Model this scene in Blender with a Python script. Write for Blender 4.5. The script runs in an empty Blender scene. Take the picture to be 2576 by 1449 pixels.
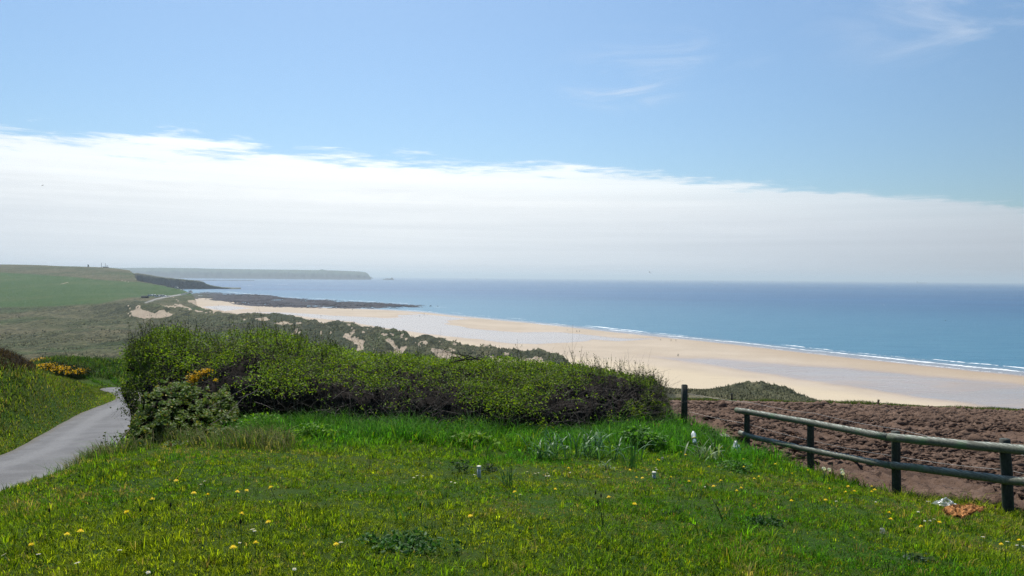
import bpy, math, random
import numpy as np
from mathutils import Matrix, Vector
random.seed(7)
rng = np.random.default_rng(7)
SC = bpy.context.scene
COL = SC.collection
R = math.radians

# ------------------------------------------------------------------ camera
FPX = 759.0                                   # focal length in pixels of a 1024 px wide frame
PITCH, ROLL, EYE = R(-0.80), R(0.50), 50.0
f_ = np.array([0, math.cos(PITCH), math.sin(PITCH)])
u0 = np.array([0, -math.sin(PITCH), math.cos(PITCH)])
r0 = np.array([1.0, 0, 0])
r_ = math.cos(ROLL) * r0 + math.sin(ROLL) * u0
u_ = -math.sin(ROLL) * r0 + math.cos(ROLL) * u0
cam_d = bpy.data.cameras.new('camera')
cam = bpy.data.objects.new('camera', cam_d)
COL.objects.link(cam)
cam.matrix_world = Matrix(((r_[0], u_[0], -f_[0], 0), (r_[1], u_[1], -f_[1], 0), (r_[2], u_[2], -f_[2], EYE), (0, 0, 0, 1)))
cam_d.sensor_width = 36.0
cam_d.lens = 36.0 * FPX / 1024.0
cam_d.clip_start = 0.1
cam_d.clip_end = 400000.0
SC.camera = cam

# ------------------------------------------------------------------ light
SUN_EL, SUN_AZ = R(55), R(-14)                # azimuth from +Y towards +X
sun_dir = np.array([math.sin(SUN_AZ) * math.cos(SUN_EL), math.cos(SUN_AZ) * math.cos(SUN_EL), math.sin(SUN_EL)])
sd = bpy.data.lights.new('sun', 'SUN')
sd.energy = 4.9
sd.angle = R(0.55)
sd.color = (1.0, 0.955, 0.88)
sun = bpy.data.objects.new('sun', sd)
COL.objects.link(sun)
sun.rotation_euler = Vector(sun_dir).to_track_quat('Z', 'Y').to_euler()
SC.view_settings.view_transform = 'Standard'
SC.view_settings.look = 'None'
SC.view_settings.exposure = 0.0
SC.view_settings.gamma = 1.0
SC.view_settings.use_curve_mapping = False
SC.cycles.max_bounces = 6
SC.cycles.diffuse_bounces = 2
SC.cycles.glossy_bounces = 2
SC.cycles.transmission_bounces = 3
SC.cycles.volume_bounces = 0
SC.cycles.sample_clamp_indirect = 6.0
SC.cycles.transparent_max_bounces = 6
SC.cycles.caustics_reflective = False
SC.cycles.caustics_refractive = False
SC.cycles.use_denoising = True
SC.cycles.denoising_prefilter = 'FAST'


class NT:
    """small helper to write node trees"""
    def __init__(self, tree):
        self.t = tree
        self.n = tree.nodes

    def node(self, typ, **kw):
        n = self.n.new(typ)
        for k, v in kw.items():
            setattr(n, k, v)
        return n

    def put(self, sock, v):
        if v is None:
            return
        if isinstance(v, bpy.types.NodeSocket):
            self.t.links.new(v, sock)
        else:
            sock.default_value = v

    def m(self, op, a, b=None, c=None, clamp=False):
        n = self.node('ShaderNodeMath', operation=op, use_clamp=clamp)
        for i, v in enumerate((a, b, c)):
            self.put(n.inputs[i], v)
        return n.outputs[0]

    def vm(self, op, a, b=None, out=0):
        n = self.node('ShaderNodeVectorMath', operation=op)
        self.put(n.inputs[0], a)
        if b is not None:
            if op == 'SCALE':
                self.put(n.inputs['Scale'], b)
            else:
                self.put(n.inputs[1], b)
        return n.outputs[out]

    def sstep(self, v, a, b, lo=0.0, hi=1.0):
        n = self.node('ShaderNodeMapRange', interpolation_type='SMOOTHSTEP')
        for i, x in enumerate((v, a, b, lo, hi)):
            self.put(n.inputs[i], x)
        return n.outputs[0]

    def mix(self, fac, a, b, blend='MIX'):
        n = self.node('ShaderNodeMix', data_type='RGBA', blend_type=blend)
        self.put(n.inputs[0], fac)
        self.put(n.inputs[6], a)
        self.put(n.inputs[7], b)
        return n.outputs[2]

    def noise(self, vec, scale, detail=4.0, rough=0.55, dist=0.0):
        n = self.node('ShaderNodeTexNoise')
        self.put(n.inputs['Vector'], vec)
        n.inputs['Scale'].default_value = scale
        n.inputs['Detail'].default_value = detail
        n.inputs['Roughness'].default_value = rough
        n.inputs['Distortion'].default_value = dist
        return n.outputs[0]

    def attr(self, name, fac=False):
        n = self.node('ShaderNodeAttribute', attribute_name=name)
        return n.outputs['Fac'] if fac else n.outputs['Color']

    def mapped(self, vec, scale=(1, 1, 1), loc=(0, 0, 0), rot=(0, 0, 0)):
        n = self.node('ShaderNodeMapping')
        self.put(n.inputs[0], vec)
        n.inputs[1].default_value = loc
        n.inputs[2].default_value = rot
        n.inputs[3].default_value = scale
        return n.outputs[0]


def c4(r, g, b):
    return (r, g, b, 1.0)


# ------------------------------------------------------------------ sky (world)
world = bpy.data.worlds.new('World')
SC.world = world
world.use_nodes = True
nt = NT(world.node_tree)
for n in list(nt.n):
    nt.n.remove(n)
sky = nt.node('ShaderNodeTexSky', sky_type='NISHITA')
sky.sun_disc = False
sky.sun_elevation = SUN_EL
sky.sun_rotation = SUN_AZ
sky.altitude = 50
sky.air_density = 1.0
sky.dust_density = 0.9
sky.ozone_density = 2.0
SKY_STRENGTH = 0.1
dv = nt.vm('NORMALIZE', nt.node('ShaderNodeTexCoord').outputs['Generated'])
sp = nt.node('ShaderNodeSeparateXYZ')
nt.put(sp.inputs[0], dv)
dx, dy, dz = sp.outputs
sun_amt = nt.vm('DOT_PRODUCT', dv, tuple(sun_dir), out=1)
# blue sky, the deep Nishita blue softened by thin high haze
blue = nt.mix(1.0, sky.outputs[0], c4(0.875, 1.05, 1.125), 'MULTIPLY')
# away from the sun the sky is deeper
blue = nt.vm('SCALE', blue, nt.sstep(sun_amt, 0.26, 0.80, 0.72, 1.09))
# stratus sheet: everything beyond its straight edge is covered
edge = nt.m('SUBTRACT', nt.m('ADD', nt.m('MULTIPLY', dy, 0.1455), nt.m('MULTIPLY', dx, -0.0655)), dz)
vs = nt.mapped(dv, (3.0, 3.0, 22.0))
n1 = nt.noise(vs, 2.2, 8.0, 0.6, 0.4)
vs2 = nt.mapped(dv, (7.0, 7.0, 60.0), (3, 1, 7))
n2 = nt.noise(vs2, 2.4, 7.0, 0.62, 0.3)
rag = nt.sstep(dx, -0.45, 0.40, 1.0, 0.38)
e1 = nt.m('ADD', edge, nt.m('MULTIPLY', nt.m('MULTIPLY', nt.m('SUBTRACT', n1, 0.5), 0.085), rag))
e2 = nt.m('ADD', e1, nt.m('MULTIPLY', nt.m('MULTIPLY', nt.m('SUBTRACT', n2, 0.5), 0.075), rag))
cov = nt.m('MULTIPLY', nt.sstep(e2, nt.m('MULTIPLY', rag, -0.012), nt.m('MULTIPLY', rag, 0.019)), nt.sstep(e2, 0.0, 0.05, 0.84, 1.0))
cov = nt.m('MULTIPLY', cov, nt.sstep(dy, -0.05, 0.15))
# streaks inside the sheet
vs3 = nt.mapped(dv, (1.6, 1.6, 75.0), (1, 5, 2))
n3 = nt.noise(vs3, 1.6, 6.0, 0.55, 0.2)
lum = nt.m('MULTIPLY_ADD', sun_amt, 1.25, -0.06)
lum = nt.m('MULTIPLY', lum, nt.m('MULTIPLY_ADD', n3, 0.16, 0.92))
lum = nt.m('MULTIPLY', lum, nt.sstep(e2, -0.02, 0.085, 1.10, 0.98))
ccol = nt.mix(nt.sstep(lum, 0.5, 0.9), c4(0.80, 0.88, 0.97), c4(0.975, 1.0, 0.99))
ccol = nt.vm('SCALE', ccol, nt.m('MULTIPLY', lum, 1.36 / SKY_STRENGTH))
# thin cirrus wisps
cir = None
for (d0, rad, amt, seed, fr) in (((0.1345, 0.93, 0.232), 0.10, 0.70, 1.0, 0.8), ((0.19, 0.93, 0.268), 0.17, 0.40, 2.0, 0.6),
                             ((0.52, 0.80, 0.300), 0.27, 0.46, 4.0, 0.42), ((-0.37, 0.86, 0.34), 0.09, 0.5, 6.0, 0.8)):
    q = np.array(d0) / np.linalg.norm(d0)
    dd = nt.vm('SUBTRACT', dv, tuple(q))
    dd = nt.mapped(dd, (1.0, 1.0, 2.6))
    ln = nt.vm('LENGTH', dd, out=1)
    w = nt.sstep(ln, rad, 0.0)
    vw = nt.mapped(dv, (5.0 * fr, 5.0 * fr, 24.0 * fr), (seed, 2, 0), (0, R(9), 0))
    nw = nt.sstep(nt.noise(vw, 1.7, 6.0, 0.62, 1.2), 0.44, 0.78)
    a = nt.m('MULTIPLY', nt.m('MULTIPLY', w, nw), amt)
    cir = a if cir is None else nt.m('MAXIMUM', cir, a)
blue2 = nt.mix(cir, blue, c4(8.6, 9.0, 9.6))
skyc = nt.mix(cov, blue2, ccol)
bg = nt.node('ShaderNodeBackground')
nt.put(bg.inputs[0], skyc)
bg.inputs[1].default_value = SKY_STRENGTH
wo = nt.node('ShaderNodeOutputWorld')
nt.put(wo.inputs[0], bg.outputs[0])

# ------------------------------------------------------------------ measuring helpers: points of the photo -> places
VS = 2576.0 / 1024.0                          # the photograph was measured on a 2576 px wide view of it


def ray(x, y):
    a = (np.asarray(x, float) / VS - 512.0) / FPX
    b = -(np.asarray(y, float) / VS - 288.0) / FPX
    d = f_ + np.multiply.outer(a, r_) + np.multiply.outer(b, u_)
    return d / d[..., 1:2]


def V(x, y, Y):
    return np.array([0, 0, EYE]) + ray(x, y) * np.asarray(Y, float)[..., None]


def onz(x, y, z):
    d = ray(x, y)
    return np.array([0, 0, EYE]) + d * ((z - EYE) / d[..., 2])[..., None]


def proj(P):
    q = np.asarray(P, float) - np.array([0, 0, EYE])
    w = q @ f_
    return np.stack([(512 + FPX * (q @ r_) / w) * VS, (288 - FPX * (q @ u_) / w) * VS], -1)


def hash2(i, j, s):
    h = (i * 374761393 + j * 668265263 + s * 974711) & 0x7fffffff
    h = ((h ^ (h >> 13)) * 1274126177) & 0x7fffffff
    return ((h ^ (h >> 16)) & 0xffff) / 65535.0


def vnoise(x, y, s=0):
    x = np.asarray(x, float); y = np.asarray(y, float)
    i = np.floor(x).astype(np.int64); j = np.floor(y).astype(np.int64)
    fx = x - i; fy = y - j
    fx = fx * fx * fx * (fx * (fx * 6 - 15) + 10); fy = fy * fy * fy * (fy * (fy * 6 - 15) + 10)
    a = hash2(i, j, s); b = hash2(i + 1, j, s); c = hash2(i, j + 1, s); d = hash2(i + 1, j + 1, s)
    return (a * (1 - fx) + b * fx) * (1 - fy) + (c * (1 - fx) + d * fx) * fy


def fbm(x, y, s=0, o=4, gain=0.5):
    t = 0; a = 1.0; n = 0
    ca, sa = math.cos(0.65), math.sin(0.65)
    for k in range(o):
        t = t + a * (vnoise(x, y, s + k * 17) - 0.5); n += a
        x, y = (x * ca - y * sa) * 2.03 + 11.3, (x * sa + y * ca) * 2.03 + 4.7
        a *= gain
    return t / n * 2


class TPS:
    def __init__(self, P, z, smooth=0.0):
        P = np.asarray(P, float); n = len(P); self.P = P
        A = np.zeros((n + 3, n + 3))
        A[:n, :n] = self.k(P, P) + np.eye(n) * smooth
        A[:n, n:] = np.c_[np.ones(n), P]; A[n:, :n] = A[:n, n:].T
        self.w = np.linalg.solve(A, np.r_[z, 0, 0, 0])

    @staticmethod
    def k(A, B):
        d2 = ((A[:, None, :] - B[None, :, :]) ** 2).sum(-1)
        return 0.5 * d2 * np.log(d2 + 1e-12)

    def __call__(self, x, y):
        x = np.asarray(x, float); sh = x.shape
        Q = np.stack([x.ravel(), np.asarray(y, float).ravel()], -1)
        out = np.empty(len(Q)); n = len(self.P)
        for s in range(0, len(Q), 40000):
            q = Q[s:s + 40000]
            out[s:s + 40000] = self.k(q, self.P) @ self.w[:n] + self.w[n] + q @ self.w[n + 1:]
        return out.reshape(sh)


def in_poly(x, y, poly):
    poly = np.asarray(poly, float); c = np.zeros(np.shape(x), bool)
    for (x1, y1), (x2, y2) in zip(poly, np.roll(poly, -1, 0)):
        if y1 == y2:
            continue
        c ^= ((y1 > y) != (y2 > y)) & (x < (x2 - x1) * (y - y1) / (y2 - y1) + x1)
    return c


def seg_dist(x, y, pts):
    d = np.full(np.shape(x), 1e9)
    for (x1, y1), (x2, y2) in zip(pts[:-1], pts[1:]):
        ex, ey = x2 - x1, y2 - y1
        t = np.clip(((x - x1) * ex + (y - y1) * ey) / (ex * ex + ey * ey + 1e-9), 0, 1)
        d = np.minimum(d, np.hypot(x - x1 - t * ex, y - y1 - t * ey))
    return d


def poly_dist(x, y, poly):
    """signed distance, positive inside"""
    p = list(poly) + [poly[0]]
    d = seg_dist(x, y, p)
    return np.where(in_poly(x, y, poly), d, -d)


# ------------------------------------------------------------------ mesh helpers
def mesh_np(name, verts, faces, mats, parent=None, attrs=None, smooth=False, matidx=None):
    """faces: list of (n,k) index arrays"""
    me = bpy.data.meshes.new(name)
    verts = np.ascontiguousarray(verts, dtype=np.float32)
    faces = [np.asarray(f) for f in faces if len(f)]
    me.vertices.add(len(verts)); me.vertices.foreach_set('co', verts.ravel())
    tot = np.concatenate([np.full(len(f), f.shape[1]) for f in faces])
    li = np.concatenate([f.ravel() for f in faces]).astype(np.int32)
    me.loops.add(len(li)); me.loops.foreach_set('vertex_index', li)
    me.polygons.add(len(tot))
    st = np.r_[0, np.cumsum(tot)[:-1]].astype(np.int32)
    me.polygons.foreach_set('loop_start', st)
    if matidx is not None:
        me.polygons.foreach_set('material_index', np.asarray(matidx, np.int32))
    me.update(calc_edges=True)
    me.validate()
    if smooth:
        me.polygons.foreach_set('use_smooth', np.ones(len(me.polygons), bool))
    for k, a in (attrs or {}).items():
        a = np.asarray(a, np.float32)
        if a.ndim == 2:
            at = me.color_attributes.new(k, 'FLOAT_COLOR', 'POINT')
            at.data.foreach_set('color', np.c_[a, np.ones(len(a), np.float32)].ravel())
        else:
            at = me.attributes.new(k, 'FLOAT', 'POINT')
            at.data.foreach_set('value', a)
    for mm in (mats if isinstance(mats, (list, tuple)) else [mats]):
        me.materials.append(mm)
    ob = bpy.data.objects.new(name, me)
    COL.objects.link(ob)
    if parent is not None:
        ob.parent = parent
    return ob


def grid_faces(nr, nc):
    i = np.arange(nr * nc).reshape(nr, nc)
    return np.stack([i[:-1, :-1], i[:-1, 1:], i[1:, 1:], i[1:, :-1]], -1).reshape(-1, 4)


def tag(o, label=None, cat=None, group=None, kind=None):
    for k, v in (('label', label), ('category', cat), ('group', group), ('kind', kind)):
        if v:
            o[k] = v
    return o


def thing(name, label, cat, loc=(0, 0, 0), rz=0.0, group=None):
    o = bpy.data.objects.new(name, None)
    o.empty_display_size = 0.2
    COL.objects.link(o)
    o.location = loc
    o.rotation_euler = (0, 0, rz)
    return tag(o, label, cat, group)


def dup(root, loc, rz=0.0, label=None, scale=1.0, rot=None):
    def cp(o, par):
        c = o.copy(); COL.objects.link(c); c.parent = par
        for ch in o.children:
            cp(ch, c)
        return c
    c = cp(root, None)
    c.location = loc
    c.rotation_euler = rot if rot else (0, 0, rz)
    c.scale = (scale, scale, scale)
    if label:
        c['label'] = label
    return c


class MB:
    """collects simple solids into one mesh"""
    def __init__(self):
        self.v, self.f3, self.f4, self.n = [], [], [], 0

    def add(self, v, f):
        v = np.asarray(v, float)
        for q in f:
            (self.f3 if len(q) == 3 else self.f4).append([i + self.n for i in q])
        self.v.append(v); self.n += len(v)

    def box(self, c, s, rz=0.0, taper=1.0):
        sx, sy, sz = [k / 2 for k in s]
        v = []
        for z, t in ((-sz, 1), (sz, taper)):
            for x, y in ((-sx, -sy), (sx, -sy), (sx, sy), (-sx, sy)):
                x *= t; y *= t
                v.append((c[0] + x * math.cos(rz) - y * math.sin(rz), c[1] + x * math.sin(rz) + y * math.cos(rz), c[2] + z))
        self.add(v, [(3, 2, 1, 0), (4, 5, 6, 7), (0, 1, 5, 4), (1, 2, 6, 5), (2, 3, 7, 6), (3, 0, 4, 7)])

    def tube(self, pts, rad, n=8, cap=True, wob=0.0):
        pts = [np.asarray(p, float) for p in pts]
        rad = rad if hasattr(rad, '__len__') else [rad] * len(pts)
        v = []
        up = np.array([0, 0, 1.0])
        for i, p in enumerate(pts):
            t = pts[min(i + 1, len(pts) - 1)] - pts[max(i - 1, 0)]
            t = t / (np.linalg.norm(t) + 1e-9)
            a = np.cross(t, up if abs(t[2]) < 0.95 else np.array([1.0, 0, 0])); a /= np.linalg.norm(a)
            b = np.cross(a, t)
            for k in range(n):
                th = 2 * math.pi * k / n
                r = rad[i] * (1 + wob * (random.random() - 0.5))
                v.append(p + r * (math.cos(th) * a + math.sin(th) * b))
        f = []
        for i in range(len(pts) - 1):
            for k in range(n):
                f.append((i * n + k, i * n + (k + 1) % n, (i + 1) * n + (k + 1) % n, (i + 1) * n + k))
        if cap:
            v.append(pts[0]); v.append(pts[-1])
            m = len(v)
            for k in range(n):
                f.append((m - 2, (k + 1) % n, k))
                f.append((m - 1, (len(pts) - 1) * n + k, (len(pts) - 1) * n + (k + 1) % n))
        self.add(v, f)

    def lathe(self, prof, n=10, c=(0, 0, 0)):
        v = []; f = []
        for r, z in prof:
            for k in range(n):
                th = 2 * math.pi * k / n
                v.append((c[0] + r * math.cos(th), c[1] + r * math.sin(th), c[2] + z))
        for i in range(len(prof) - 1):
            for k in range(n):
                f.append((i * n + k, i * n + (k + 1) % n, (i + 1) * n + (k + 1) % n, (i + 1) * n + k))
        m = len(v)
        v.append((c[0], c[1], c[2] + prof[0][1])); v.append((c[0], c[1], c[2] + prof[-1][1]))
        for k in range(n):
            f.append((m, (k + 1) % n, k))
            f.append((m + 1, (len(prof) - 1) * n + k, (len(prof) - 1) * n + (k + 1) % n))
        self.add(v, f)

    def build(self, name, mat, parent=None, smooth=True):
        fs = []
        if self.f4:
            fs.append(np.array(self.f4))
        if self.f3:
            fs.append(np.array(self.f3))
        return mesh_np(name, np.concatenate(self.v), fs, mat, parent, smooth=smooth)


def blades(pos, h, w, az, lean, col, curve=None):
    """thin bent blades; returns verts, quads, tris, colours"""
    n = len(pos)
    side = np.stack([np.cos(az), np.sin(az), np.zeros(n)], -1)
    ld = np.stack([-np.sin(az), np.cos(az), np.zeros(n)], -1)
    up = np.array([0, 0, 1.0])
    mid = pos + ld * (lean * h * 0.35)[:, None] + up * (h * 0.58)[:, None]
    tip = pos + ld * (lean * h)[:, None] + up * (h * np.sqrt(np.clip(1 - 0.6 * lean ** 2, 0.1, 1)))[:, None]
    hw = (w * 0.5)[:, None]
    v = np.stack([pos - side * hw, pos + side * hw, mid + side * hw * 0.8, mid - side * hw * 0.8, tip], 1)
    b = np.arange(n)[:, None] * 5
    quads = b + np.array([0, 1, 2, 3]); tris = b + np.array([3, 2, 4])
    return v.reshape(-1, 3), quads, tris, np.repeat(col, 5, 0)


def leaves(pos, size, col, nrm=None, tilt=0.9, asp=0.62):
    """diamond leaves folded along the midrib (2 triangles each)"""
    n = len(pos)
    N = rng.normal(size=(n, 3)) * tilt + (np.array([0, -0.15, 0.75]) if nrm is None else nrm)
    N /= np.linalg.norm(N, axis=1)[:, None]
    A = np.cross(N, rng.normal(size=(n, 3))); A /= np.linalg.norm(A, axis=1)[:, None]
    B = np.cross(N, A)
    L = (size * 0.5)[:, None]; W = L * asp
    v = np.stack([pos - A * L, pos + B * W - N * L * 0.25, pos + A * L, pos - B * W - N * L * 0.25], 1)
    b = np.arange(n)[:, None] * 4
    tris = np.concatenate([b + np.array([0, 1, 2]), b + np.array([0, 2, 3])], 0)
    return v.reshape(-1, 3), tris, np.repeat(col, 4, 0)


def tubes(P, rad, n=3):
    """many tapered tubes at once; P (N,K,3), rad (N,K)"""
    N, K, _ = P.shape
    T = np.gradient(P, axis=1); T /= np.linalg.norm(T, axis=2, keepdims=True) + 1e-9
    ref = np.where(np.abs(T[..., 2:3]) < 0.9, np.array([0, 0, 1.0]), np.array([1.0, 0, 0]))
    A = np.cross(T, ref); A /= np.linalg.norm(A, axis=2, keepdims=True) + 1e-9
    B = np.cross(A, T)
    th = np.arange(n) * 2 * math.pi / n
    v = P[:, :, None, :] + rad[:, :, None, None] * (np.cos(th)[:, None] * A[:, :, None, :] + np.sin(th)[:, None] * B[:, :, None, :])
    idx = np.arange(N * K * n).reshape(N, K, n)
    a = idx[:, :-1]; c = idx[:, 1:]
    q = np.stack([a, np.roll(a, -1, 2), np.roll(c, -1, 2), c], -1).reshape(-1, 4)
    return v.reshape(-1, 3), q


# ------------------------------------------------------------------ materials
def new_mat(name):
    m = bpy.data.materials.new(name)
    m.use_nodes = True
    t = NT(m.node_tree)
    for n in list(t.n):
        t.n.remove(n)
    out = t.node('ShaderNodeOutputMaterial')
    return m, t, out


def pbsdf(t, col, rough=0.8, spec=0.3, normal=None, **kw):
    b = t.node('ShaderNodeBsdfPrincipled')
    t.put(b.inputs['Base Color'], col)
    t.put(b.inputs['Roughness'], rough)
    t.put(b.inputs['Specular IOR Level'], spec)
    if normal is not None:
        t.put(b.inputs['Normal'], normal)
    for k, v in kw.items():
        t.put(b.inputs[k], v)
    return b.outputs[0]


def bump(t, h, strength=0.5, dist=0.02):
    b = t.node('ShaderNodeBump')
    b.inputs['Strength'].default_value = strength
    b.inputs['Distance'].default_value = dist
    t.put(b.inputs['Height'], h)
    return b.outputs[0]


def simple(name, col, rough=0.7, spec=0.3, var=0.25, scale=30.0, metallic=0.0, bmp=0.0, alpha=None):
    m, t, out = new_mat(name)
    oc = t.node('ShaderNodeTexCoord').outputs['Object']
    n = t.noise(oc, scale, 5, 0.6)
    lo = tuple(c * (1 - var) for c in col); hi = tuple(min(1, c * (1 + var)) for c in col)
    cc = t.mix(t.sstep(n, 0.3, 0.7), c4(*lo), c4(*hi))
    kw = dict(Metallic=metallic)
    if alpha is not None:
        kw['Alpha'] = alpha
    s = pbsdf(t, cc, rough, spec, bump(t, n, bmp, 0.01) if bmp else None, **kw)
    t.put(out.inputs[0], s)
    return m


def leafy(name, trans=0.35, rough=0.5, spec=0.35, sat=1.0):
    """foliage: colour from the per-leaf attribute, light also passes through"""
    m, t, out = new_mat(name)
    col = t.attr('Col')
    p = pbsdf(t, col, rough, spec)
    tr = t.node('ShaderNodeBsdfTranslucent')
    t.put(tr.inputs[0], t.mix(1.0, col, c4(1.25, 1.25, 0.55), 'MULTIPLY'))
    mx = t.node('ShaderNodeMixShader')
    mx.inputs[0].default_value = trans
    t.put(mx.inputs[1], p); t.put(mx.inputs[2], tr.outputs[0])
    t.put(out.inputs[0], mx.outputs[0])
    return m


M_GRASS = leafy('grass_blade', 0.48, 0.6, 0.08)
M_LEAF = leafy('leaf', 0.42, 0.55, 0.18)
M_BRAMBLE = leafy('bramble_leaf', 0.30, 0.55, 0.16)
M_PETAL = leafy('petal', 0.30, 0.6, 0.2)
M_TWIG = simple('twig_bark', (0.075, 0.060, 0.052), 0.8, 0.25, 0.5, 12)
M_STEM = simple('green_stem', (0.07, 0.13, 0.03), 0.6, 0.3)


def mat_timber(name, col, pale):
    m, t, out = new_mat(name)
    oc = t.node('ShaderNodeTexCoord').outputs['UV']
    obj = t.node('ShaderNodeTexCoord').outputs['Object']
    g = t.noise(t.mapped(obj, (30, 30, 30)), 1.0, 5, 0.65)
    big = t.noise(obj, 3.0, 4, 0.6)
    geo = t.node('ShaderNodeNewGeometry')
    s = t.node('ShaderNodeSeparateXYZ'); t.put(s.inputs[0], geo.outputs['Normal'])
    # bright top-lit streaks painted on the side that faces up
    up = t.m('MULTIPLY', t.sstep(s.outputs[2], 0.15, 0.95), t.sstep(t.noise(t.mapped(obj, (2.0, 2.0, 60)), 2.0, 5, 0.7), 0.42, 0.62))
    c = t.mix(t.sstep(g, 0.3, 0.7), c4(*[k * 0.7 for k in col]), c4(*[k * 1.3 for k in col]))
    c = t.mix(t.sstep(big, 0.52, 0.7), c, c4(col[0] * 0.85, col[1] * 1.35, col[2] * 0.9))
    c = t.mix(up, c, c4(*pale))
    t.put(out.inputs[0], pbsdf(t, c, 0.75, 0.25, bump(t, g, 0.4, 0.01)))
    return m


M_POST = mat_timber('post_timber', (0.042, 0.046, 0.038), (0.12, 0.13, 0.11))
M_RAIL = mat_timber('rail_timber', (0.115, 0.120, 0.092), (0.40, 0.42, 0.36))
M_WIRE = simple('galvanised_wire', (0.30, 0.29, 0.28), 0.5, 0.5, metallic=0.6)

# ------------------------------------------------------------------ near terrain (lawn, lane, bank, field) as one height function
ctrl = []                                     # (X, Y, z)


def cv(x, y, Y):
    p = V(x, y, Y); ctrl.append((p[0], p[1], p[2]))


def cw(X, Y, drop):
    ctrl.append((X, Y, EYE - drop))


for a in ((0, 1449, 3.9), (640, 1449, 4.0), (1288, 1449, 4.2), (1900, 1449, 4.45), (2576, 1449, 4.9),
          (100, 1350, 4.7), (643, 1365, 4.6), (1400, 1350, 5.2), (1900, 1350, 5.7), (2400, 1350, 6.4),
          (375, 1258, 6.2), (800, 1250, 6.7), (1300, 1250, 7.2), (1750, 1250, 7.9), (2200, 1250, 8.8),
          (700, 1170, 9.3), (1204, 1197, 9.0), (1645, 1195, 9.6), (900, 1092, 13.3), (1500, 1112, 13.6), (1250, 1100, 13.5),
          (650, 1075, 13.6), (1650, 1062, 17.3), (1720, 1066, 17.0), (1800, 1082, 16.2), (1878, 1120, 15.3), (2040, 1184, 13.0),
          (2258, 1249, 10.5), (2533, 1292, 8.8), (350, 1135, 11.0), (540, 1115, 12.2),
          (0, 1240, 7.4), (130, 1200, 8.8), (230, 1160, 10.0), (300, 1112, 11.5),
          (1700, 1008, 85), (2100, 1016, 85), (2576, 1036, 85), (2200, 1090, 22.5), (1900, 1050, 27), (2576, 1120, 19.5), (2300, 1050, 36),
          # bank west of the lane and what lies beyond it
          (-120, 905, 25), (0, 913, 26), (100, 934, 30), (200, 966, 36), (268, 1002, 41),
          (300, 914, 60), (220, 914, 61), (120, 912, 60), (420, 925, 60)):
    cv(*a)
for a in ((0, 0, 1.53), (-5, 0, 1.4), (6, 0, 1.85), (0, -6, 1.3), (-6, -6, 1.3), (8, -6, 1.6), (-4, 3, 1.62),
          (-11, 4, 2.9), (-8, 4, 2.85), (-11.2, 9, 3.4), (-8.2, 9, 3.35), (-11.6, 14, 4.0), (-8.7, 14, 3.95), (-12.5, 18.6, 4.49), (-9.6, 19, 4.5),
          (-14.55, 23.6, 5.0), (-11.8, 24.6, 5.0), (-17.5, 30.8, 5.7), (-14.8, 32, 5.75), (-20.8, 39.5, 6.6), (-18.3, 41, 6.65),
          (-25.5, 46, 7.2), (-27, 49.5, 7.5), (-24, 50.5, 7.55), (-18, 51.5, 7.7), (-10, 52.5, 7.9), (-17, 46, 7.2), (-10, 49.5, 7.8),
          (-16, 5, 1.5), (-17, 14, 1.9), (-22, 20, 2.0), (-26, 30, 2.7), (-30, 38, 4.2), (-34, 48, 6.6), (-38, 60, 8.3),
          (-6.0, 8.9, 2.85), (-6.45, 10.2, 3.2), (-6.9, 11.5, 3.5), (-7.4, 13, 3.8), (-8, 15, 4.1), (-5.85, 7.6, 2.75), (-8.4, 18, 4.2), (-5, 17, 3.1), (0, 17.5, 3.1), (3, 18.5, 3.3), (-6, 24, 4.6), (0, 25, 4.8), (6, 26, 4.9), (-6, 36, 6.4), (2, 40, 7.2),
          (0, 60, 10.2), (10, 88, 14.2), (40, 60, 10.6), (30, 30, 5.8), (20, 12, 3.1), (16, 5, 2.5), (70, 88, 15.2), (-20, 88, 13), (-50, 88, 12.5)):
    cw(*a)
ctrl = np.array(ctrl)
_t = TPS(ctrl[:, :2] / 10, ctrl[:, 2], 0.004)


_lane = {}


def hz(X, Y):
    X = np.asarray(X, float); Y = np.asarray(Y, float)
    z = np.array(_t(X / 10, Y / 10))
    if _lane:                                  # the lane is cut level into the slope
        zf = np.atleast_1d(z).ravel(); x, y = np.broadcast_to(X, z.shape).ravel(), np.broadcast_to(Y, z.shape).ravel()
        idx = np.nonzero((x < -4) & (y < 60) & (y > -9))[0]
        for s in range(0, len(idx), 20000):
            i = idx[s:s + 20000]
            d2 = (x[i][:, None] - LANE_L[None, :, 0]) ** 2 + (y[i][:, None] - LANE_L[None, :, 1]) ** 2
            k = d2.argmin(1)
            o = (x[i] - LANE_L[k, 0]) * nrm_r[k, 0] + (y[i] - LANE_L[k, 1]) * nrm_r[k, 1]
            ok = d2[np.arange(len(i)), k] < 36
            w = np.clip(np.minimum(o + 0.9, LANE_W + 0.9 - o) / 0.9, 0, 1) * ok
            zf[i] = zf[i] * (1 - w) + _lane['z'][k] * w
        z = zf.reshape(z.shape)
    return z


def ground_at(x, y, lo=2.5, hi=80.0):
    """the ground point seen at photo position x, y"""
    d = ray(x, y)
    Ys = np.geomspace(lo, hi, 400)
    P = np.array([0, 0, EYE]) + d * Ys[:, None]
    below = P[:, 2] < hz(P[:, 0], P[:, 1])
    k = int(np.argmax(below)) if below.any() else len(Ys) - 1
    p = P[k].copy(); p[2] = float(hz(p[0], p[1]))
    return p


# the edge between grass and field, and the lane
FB = np.array([(8.5, 4.0), (7.2, 6.5), (6.15, 8.3), (5.55, 10.0), (5.35, 11.8), (5.15, 13.2), (4.75, 14.8), (4.35, 16.2), (3.95, 17.6), (4.0, 20.0), (4.6, 24), (17.0, 85.0), (17.6, 90)])


def field_x(Y):
    return np.interp(Y, FB[:, 1], FB[:, 0])


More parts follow.
